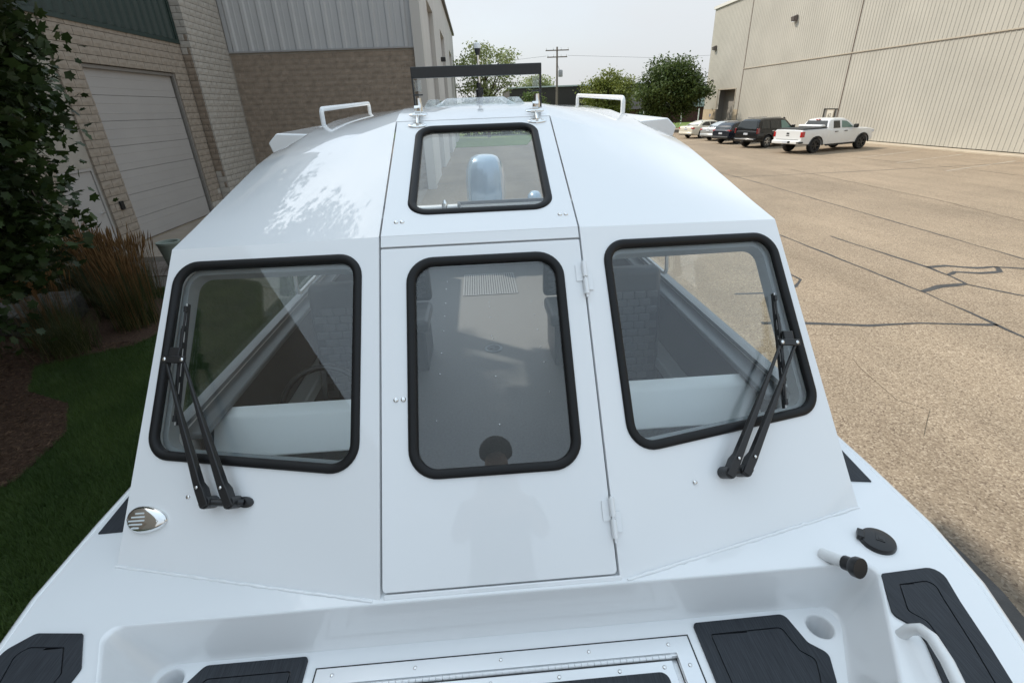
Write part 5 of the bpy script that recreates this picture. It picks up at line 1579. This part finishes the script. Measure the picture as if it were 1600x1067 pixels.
def leaves(C, n, size, shape='lobed', droop=.3, seed=1):
    """n leaves at the points C (n,3): returns verts, tri faces"""
    g = np.random.default_rng(seed)
    n = len(C)
    if shape == 'lobed':
        tpl = np.array([(0, 0, 0), (.22, .18, .03), (.50, .34, .06), (.34, .52, .04), (.42, .80, .02), (.12, .74, 0), (0, 1.0, -.06),
                        (-.12, .74, 0), (-.42, .80, .02), (-.34, .52, .04), (-.50, .34, .06), (-.22, .18, .03), (0, .5, -.02)])
        tri = [(12, i, (i + 1) % 12) for i in range(12)]
    else:
        tpl = np.array([(0, 0, 0), (.34, .35, .07), (.25, .8, .03), (0, 1.05, -.05), (-.25, .8, .03), (-.34, .35, .07), (0, .5, -.02)])
        tri = [(6, i, (i + 1) % 6) for i in range(6)]
    az = g.uniform(0, 2 * np.pi, n); tilt = g.normal(-droop, .55, n); roll = g.normal(0, .6, n)
    s = size * g.uniform(.65, 1.25, n)
    d = np.stack([np.cos(az) * np.cos(tilt), np.sin(az) * np.cos(tilt), np.sin(tilt)], 1)
    up = np.tile(np.array([[0, 0, 1.0]]), (n, 1)); sd_ = np.cross(d, up); sd_ /= np.linalg.norm(sd_, axis=1, keepdims=True) + 1e-9
    nn = np.cross(sd_, d)
    c, s_ = np.cos(roll)[:, None], np.sin(roll)[:, None]
    a = sd_ * c + nn * s_; b = -sd_ * s_ + nn * c
    V = C[:, None, :] + (tpl[None, :, 0, None] * a[:, None, :] + tpl[None, :, 1, None] * d[:, None, :] + tpl[None, :, 2, None] * b[:, None, :]) * s[:, None, None]
    k = len(tpl)
    F = (np.arange(n)[:, None, None] * k + np.array(tri)[None]).reshape(-1, 3)
    return V.reshape(-1, 3), F


def crown_points(n_cl, per, cen, rad, spread, seed, shell=.5, flat=1.0, keep=None):
    g = np.random.default_rng(seed)
    P = []
    while len(P) < n_cl:
        u = g.normal(size=3); u /= np.linalg.norm(u); r = g.uniform(shell ** 3, 1) ** (1 / 3)
        lump = 1 + .16 * math.sin(u[0] * 5.1 + seed) * math.sin(u[1] * 4.3 + 2 * seed) + .12 * math.sin(u[2] * 6.7 + seed)
        q = u * r * lump
        p = np.array(cen) + q * np.array([rad[0], rad[1], rad[2] if q[2] > 0 else rad[3]])
        if keep is None or keep(p): P.append(p)
    P = np.array(P)
    C = np.repeat(P, per, 0) + g.normal(size=(n_cl * per, 3)) * np.array([spread, spread, spread * .6])
    return P, C


def tree(name, label, base, h_trunk, cen, rad, mt, n_cl, per, size, spread, seed, shape='oval', r0=.15, shell=.45, limbs=14, group=None, cat='tree', extra=(), keep=None):
    t = thing(name, label, cat, base, 0, group)
    P, C = crown_points(n_cl, per, cen, rad, spread, seed, shell, keep=keep)
    for c2_, r2_, n2_ in extra:
        P2, C2 = crown_points(n2_, per, c2_, r2_, spread, seed + 50, .2, keep=keep)
        P = np.concatenate([P, P2]); C = np.concatenate([C, C2])
    V, F = leaves(C, len(C), size, shape, .3, seed)
    fast('crown', V, F, mt, t)
    m = MB(); b = Vector(base); top = Vector(cen) + Vector((0, 0, rad[2] * .3))
    rs = random.Random(seed)
    tp = [b + (top - b) * k / 6 + Vector((rs.uniform(-.06, .06), rs.uniform(-.06, .06), 0)) * (k > 0) for k in range(7)]
    m.tube(tp, [r0 * (1 - .13 * k) for k in range(7)], 10)
    for i in range(limbs):
        q = Vector(P[rs.randrange(len(P))]); k = rs.uniform(.3, .8); s0 = b.lerp(top, k)
        mid = s0.lerp(q, .5) + Vector((rs.uniform(-.2, .2), rs.uniform(-.2, .2), rs.uniform(.0, .3)))
        m.tube([s0, s0.lerp(mid, .5), mid, mid.lerp(q, .5) + Vector((rs.uniform(-.1, .1), rs.uniform(-.1, .1), .05)), q], [r0 * .42, r0 * .36, r0 * .25, r0 * .16, r0 * .06], 7)
    m.build('trunk', M_bark, t, smooth=60)
    return t


M_leafN = leaf_mat('dark_glossy_leaf', (.016, .028, .010), (.048, .078, .02), 1.6, .5)
M_leafA = leaf_mat('airy_tree_leaf', (.20, .24, .09), (.30, .33, .14), .8)
M_leafY = leaf_mat('yellow_green_leaf', (.13, .16, .03), (.24, .26, .06), .8)
M_leafD = leaf_mat('deep_green_leaf', (.05, .08, .02), (.11, .15, .04), .8)
M_leafS = leaf_mat('shrub_leaf', (.02, .035, .012), (.04, .06, .02), 4)
M_leafB = leaf_mat('bush_leaf', (.08, .13, .03), (.15, .20, .05), .6)

tree('broadleaf_tree', 'dark glossy-leaved tree standing close on the left over the planting bed', (-6.75, 5.2, 0), 2.0, (-5.85, 5.5, 6.0), (2.1, 2.2, 5.4, 4.5), M_leafN, 950, 58, .115, .20, 3, 'lobed', .13, .35, 34, extra=[((-6.05, 6.0, 3.2), (1.85, 1.5, 1.5, 1.7), 230)], keep=lambda p: p[2] > 5.2 or p[0] < -.74 * p[1] - .05 - .16 * (4.2 - p[2]))
tree('airy_tree', 'tall airy light green tree behind the stern light pole', (1.5, 62, 0), 3, (1.3, 62, 6.9), (3.7, 3.2, 3.3, 3.9), M_leafA, 120, 46, .24, .42, 5, 'oval', .22, .55, 22, 'trees at the back of the lot')
tree('yellow_green_tree', 'yellow-green young tree left of the dark round tree', (18.6, 74, 0), 2, (18.6, 74, 4.3), (3.6, 3.0, 2.8, 2.4), M_leafY, 150, 70, .26, .5, 6, 'oval', .14, .5, 16, 'trees at the back of the lot')
tree('round_tree', 'dark green round tree just left of the right warehouse', (22.9, 61, 0), 1.6, (22.5, 61, 4.3), (3.9, 3.4, 2.9, 2.7), M_leafD, 260, 80, .25, .48, 8, 'oval', .17, .4, 16, 'trees at the back of the lot')
tree('small_far_tree', 'small pale tree on the skyline between the airy tree and utility pole', (11.2, 98, 0), 2, (11.2, 98, 6.2), (3.2, 3, 1.8, 3.0), M_leafA, 70, 60, .32, .5, 9, 'oval', .14, .5, 10, 'trees at the back of the lot')
for i, (x, y, rx, rz, lb) in enumerate([(-1.0, 67, 2.0, 2.6, 'leftmost leafy bush under the airy tree beside the left warehouse'), (3.8, 66, 2.1, 2.4, 'leafy bush right behind the stern light base'), (7.0, 67, 2.2, 2.7, 'rightmost leafy bush beneath the black roof bar'), (1.2, 69, 2.0, 2.1, 'middle leafy bush below the airy tree trunk')]):
    b_ = thing('leafy_bush', lb, 'bush', (x, y, .05), 0, 'bushes at the back of the lot')
    P, C = crown_points(70, 70, (x, y, 2.0), (rx, 1.6, rz, 2.0), .4, 30 + i, .3)
    V, F = leaves(C, len(C), .24, 'oval', .2, 40 + i); fast('foliage', V, F, M_leafB, b_)
    m = MB()
    for k in range(5): m.tube([(x + random.uniform(-.3, .3), y, 0), (x + random.uniform(-1, 1), y + random.uniform(-.5, .5), 2)], [.05, .02], 6)
    m.build('stems', M_bark, b_)
# clipped shrub by the entry door
sh = thing('clipped_shrub', 'rounded dark green shrub against the wall beside the grey entry door', 'shrub', (-8.9, 11.15, 0))
P, C = crown_points(150, 45, (-8.9, 11.15, .45), (.62, .6, .52, .45), .06, 21, .6)
V, F = leaves(C, len(C), .05, 'oval', .1, 22); fast('foliage', V, F, M_leafS, sh)
m = MB(); m.tube([(-8.9, 11.15, 0), (-8.9, 11.15, .5)], [.04, .02], 8); m.build('stem', M_bark, sh)

# feather reed grass clumps
M_reed = leaf_mat('reed_blade', (.035, .045, .014), (.075, .085, .028), 2)
M_dry = leaf_mat('dry_reed_blade', (.16, .12, .06), (.22, .18, .10), 2)
M_plume = leaf_mat('rust_plume', (.15, .08, .032), (.25, .145, .06), 3, .8)


def blades(cx, cy, n, h, spread, wd, g, lean=.5):
    az = g.uniform(0, 2 * np.pi, n); L = h * g.uniform(.6, 1.1, n); ln = g.uniform(.05, lean, n) * L
    bx_ = cx + g.normal(0, spread, n); by_ = cy + g.normal(0, spread, n)
    K = 5; V = []
    side = np.stack([-np.sin(az), np.cos(az), np.zeros(n)], 1)
    for k in range(K):
        f = k / (K - 1)
        p = np.stack([bx_ + np.cos(az) * ln * f ** 2, by_ + np.sin(az) * ln * f ** 2, L * (f - .25 * f ** 3 * (ln / L))], 1)
        w_ = wd * (1 - f * .85)
        V.append(p - side * w_ / 2); V.append(p + side * w_ / 2)
    V = np.stack(V, 1)
    F = np.array([(2 * k, 2 * k + 1, 2 * k + 3, 2 * k + 2) for k in range(K - 1)])
    F = (np.arange(n)[:, None, None] * 2 * K + F[None]).reshape(-1, 4)
    return V.reshape(-1, 3), F


def plumes(cx, cy, n, h, spread, g):
    V = []; F = []
    for i in range(n):
        a = g.uniform(0, 2 * np.pi); r = g.uniform(0, spread); ht = h * g.uniform(.86, 1.08); ln = g.uniform(.02, .16) * ht
        b = np.array([cx + r * np.cos(a), cy + r * np.sin(a), 0]); d = np.array([np.cos(a) * ln, np.sin(a) * ln, ht])
        pl = g.uniform(.17, .26) / ht
        fs = [0, 1 - pl, 1 - pl * .75, 1 - pl * .4, 1]; ws = [.0025, .0025, .011, .009, .001]
        off = len(V) and len(V)
        base = len(V)
        for f, w_ in zip(fs, ws):
            c = b + d * f * np.array([f, f, 1])
            for q in range(4):
                an = q * np.pi / 2; V.append(c + np.array([np.cos(an) * w_, np.sin(an) * w_, 0]))
        for k in range(4):
            for q in range(4):
                F.append((base + k * 4 + q, base + k * 4 + (q + 1) % 4, base + k * 4 + 4 + (q + 1) % 4, base + k * 4 + 4 + q))
    return np.array(V), np.array(F)


clumps = [(-6.0, 8.15, 1.30, 'feather reed grass clump nearest the lawn, beside the white boat'), (-6.65, 8.75, 1.35, 'feather reed grass clump second from the boat'), (-7.3, 9.45, 1.4, 'feather reed grass clump in front of the grey entry door'),
          (-8.1, 10.2, 1.4, 'feather reed grass clump in front of the rounded shrub'), (-6.9, 7.55, 1.2, 'feather reed grass clump at the lawn edge of the stone slab'), (-8.75, 9.5, 1.25, 'feather reed grass clump behind the stone slab'),
          (-7.55, 10.2, 1.3, 'feather reed grass clump between the entry door and the planter'), (-6.75, 9.5, 1.3, 'feather reed grass clump at the lawn corner by the paved walk'), (-9.2, 10.3, 1.3, 'feather reed grass clump against the block wall'),
          (-7.7, 6.95, 1.1, 'dark feather reed grass clump in front of the stone slab'), (-6.35, 7.15, .95, 'low dark grass clump at the mulch edge nearest the lawn'), (-8.7, 7.2, 1.1, 'dark grass clump under the broadleaf tree')]
for i, (x, y, h, lb) in enumerate(clumps):
    g = np.random.default_rng(100 + i)
    c = thing('reed_grass', lb, 'grass', (x, y, .045), 0, 'reed grass clumps in the planting bed')
    V, F = blades(x, y, 620, h * .74, .14, .008, g, .75); fast('leaf_blades', V, F, M_reed, c)
    V, F = blades(x, y, 60, h * .55, .16, .007, g, .95); fast('dry_blades', V, F, M_dry, c)
    if h > 1.0:
        V, F = plumes(x, y, 95 if h > 1.15 else 40, h * .98, .36, g); fast('plumes', V, F, M_plume, c)

# stone slab / seat in the bed
sb_ = thing('stone_slab', 'low grey stone slab lying among the reed grasses', 'stone', (-7.9, 8.45, .04))
g = random.Random(5)
out_ = [(-8.65, 8.15), (-8.55, 8.75), (-8.05, 9.15), (-7.45, 9.05), (-7.12, 8.2), (-7.25, 7.75), (-7.9, 7.9)]
m = MB(); top = [Vector((x, y, .40 + g.uniform(-.02, .02))) for x, y in out_]; bot = [Vector((x * 1.0 + g.uniform(-.03, .03), y, .04)) for x, y in out_]
m.loft([bot, [b.lerp(t, .7) + Vector((g.uniform(-.03, .03), g.uniform(-.03, .03), 0)) for b, t in zip(bot, top)], top]); m.build('slab', two_tone('grey_fieldstone', (.05, .047, .042), (.12, .11, .10), 7, bump=.9, bscale=40), sb_, bevel=.02)
# concrete urn planter
ur = thing('urn_planter', 'pale grey-green tapered planter standing on the paved walk', 'planter', (-7.30, 11.75, 0))
m = MB(); m.lathe([(.13, .012), (.15, .05), (.19, .35), (.235, .60), (.25, .61), (.25, .66), (.20, .66), (.19, .60), (.03, .59)], 28, Matrix.Translation((-7.30, 11.75, 0))); m.build('pot', mat('pale_green_grey_glaze', (.20, .23, .20), .6, var=.1, vscale=5), ur, smooth=40)


# lawn: real blades where the camera sees them
def inside(px, py, poly):
    c = np.zeros(len(px), bool); n = len(poly); j = n - 1
    for i in range(n):
        xi, yi = poly[i]; xj, yj = poly[j]
        t = ((yi > py) != (yj > py)) & (px < (xj - xi) * (py - yi) / (yj - yi + 1e-12) + xi)
        c ^= t; j = i
    return c


g = np.random.default_rng(55)
N_ = 330000
px = g.uniform(-7.2, -2.4, N_); py = g.uniform(1.2, 11.0, N_)
k = inside(px, py, lawn_poly) & ~inside(px, py, bed_poly)
patch = np.sin(px * 2.1 + 1.3 * np.sin(py * 1.7)) * np.sin(py * 1.9 + .8 * np.sin(px * 2.3))
k &= ~((patch > .80) & (g.uniform(size=N_) < .45))
px, py = px[k], py[k]; n = len(px)
az = g.uniform(0, 2 * np.pi, n); h = g.uniform(.035, .085, n); ln = g.uniform(.1, .7, n) * h
w_ = g.uniform(.004, .007, n)
b0 = np.stack([px, py, np.full(n, .03)], 1); sd_ = np.stack([-np.sin(az), np.cos(az), np.zeros(n)], 1) * w_[:, None] / 2
tp = b0 + np.stack([np.cos(az) * ln, np.sin(az) * ln, h], 1)
V = np.stack([b0 - sd_, b0 + sd_, tp], 1).reshape(-1, 3); F = np.arange(3 * n).reshape(-1, 3)
M_turf = leaf_mat('turf_blade', (.036, .07, .014), (.072, .115, .026), 1.3)
o = fast('lawn_grass', V, F, M_turf); tag(o, 'mown green lawn grass along the left side of the boat', 'grass', kind='stuff')
# dry fringe at the bed edge + bark chips
n = 14000
px = g.uniform(-7.5, -4.2, n * 3); py = g.uniform(2.3, 7.4, n * 3); k = inside(px, py, bed_poly); px, py = px[k][:n], py[k][:n]; n = len(px)
az = g.uniform(0, 2 * np.pi, n); L = g.uniform(.015, .055, n); W = g.uniform(.004, .010, n); z = .048 + g.uniform(0, .012, n); tl = g.normal(0, .25, n)
d = np.stack([np.cos(az) * L / 2, np.sin(az) * L / 2, tl * L / 2], 1); s_ = np.stack([-np.sin(az) * W / 2, np.cos(az) * W / 2, g.normal(0, .3, n) * W], 1); c = np.stack([px, py, z], 1)
V = np.stack([c - d - s_, c + d - s_, c + d + s_, c - d + s_], 1).reshape(-1, 3); F = np.arange(4 * n).reshape(-1, 4)
o = fast('bark_chips', V, F, leaf_mat('bark_chip', (.045, .024, .014), (.16, .10, .065), 14, .9)); tag(o, 'brown shredded bark chips covering the planting bed', 'mulch', kind='stuff')

# ------------------------------------------------------------------ far background
up_ = thing('utility_pole', 'wooden utility pole with two crossarms and transformer on the skyline', 'utility pole', (11.0, 72, 0))
M_pole = mat('weathered_pole', (.20, .17, .14), .9)
m = MB(); m.tube([(11, 72, 0), (11, 72, 9.9)], [.17, .11], 10); m.build('pole', M_pole, up_, smooth=60)
for z, w_ in ((9.45, 1.5), (8.7, 1.3)):
    m = MB(); m.box(11 - w_, 11 + w_, 71.85, 71.95, z, z + .12); ca = m.build('crossarm', M_pole, up_)
    for x in (-w_ + .1, -.5, .5, w_ - .1): 
        m = MB(); m.lathe([(.04, 0), (.07, .06), (.04, .12), (.05, .2)], 8, Matrix.Translation((11 + x, 71.9, z + .12))); m.build('insulator', M_white2, ca)
m = MB(); m.lathe([(.26, 6.5), (.28, 6.6), (.28, 7.2), (.2, 7.3)], 14, Matrix.Translation((11.45, 71.9, 0))); m.build('transformer', mat('transformer_grey', (.32, .32, .32), .5), up_, smooth=40)
m = MB(); m.tube([(11, 71.9, 8), (11.3, 71.9, 7.3)], .02, 6); m.tube([(10.8, 71.9, 6.2), (10.5, 71.9, 5.6), (10.9, 71.9, 4.8)], .02, 6); m.build('lead_wire', M_blk, up_)
m = MB(); m.tube([(12.4, 71.9, 8.9), (25, 72.5, 8.3), (40, 73, 8.6), (70, 74, 9.2)], .012, 4); m.tube([(9.6, 71.9, 8.9), (0, 72, 8.2), (-30, 72, 8.8)], .012, 4); m.build('overhead_wire', M_blk, up_)

db = thing('dark_warehouse', 'long low dark brown building with pale roof edge beyond the lot', 'building', (24, 100, 0))
m = MB(); m.box(6, 34, 92, 115, .05, 5.95); m.build('wall', mat('dark_brown_cladding', (.035, .03, .028), .8, var=.15, vscale=.3), db)
m = MB(); m.box(5.8, 34.2, 91.8, 115.2, 5.95, 6.15); m.build('roof_edge', mat('pale_roof_edge', (.42, .46, .46), .6), db)
bb = thing('brick_building', 'low dark red brick building with green doors behind the round tree', 'building', (30, 84, 0))
m = MB(); m.box(20.5, 48, 83, 92, .05, 2.2); m.build('wall', mat('dark_red_brick', (.09, .04, .032), .9, var=.2, vscale=2), bb)
m = MB(); m.loft([[Vector((20.2, 82.6, 2.2)), Vector((33, 82.6, 2.2)), Vector((33, 92, 2.2)), Vector((20.2, 92, 2.2))], [Vector((20.2, 87, 4.6)), Vector((33, 87, 4.6)), Vector((33, 88, 4.6)), Vector((20.2, 88, 4.6))]]); m.build('roof', mat('dark_shingle', (.03, .027, .027), .9), bb)
m = MB(); m.box(33.01, 48, 82.6, 92, 2.21, 4.3); m.build('metal_roof', mat('pale_metal_roof', (.40, .46, .47), .5), bb)
for x in (25.6, 27.7):
    m = MB(); m.box(x, x + 1.7, 82.94, 83, .05, 1.85); m.build('green_door', mat('dark_green_door', (.015, .07, .045), .6), bb)
for i, x in enumerate((24.9, 30.6, 33.2, 35.8)):
    p_ = thing('fence_post', ['first', 'second', 'third', 'fourth'][i] + ' pale post from the left along the grass before the brick building', 'post', (x, 78, .05), 0, 'pale posts along the far grass')
    m = MB(); m.box(x - .06, x + .06, 77.94, 78.06, .05, 2.0); m.build('post', M_white2, p_)
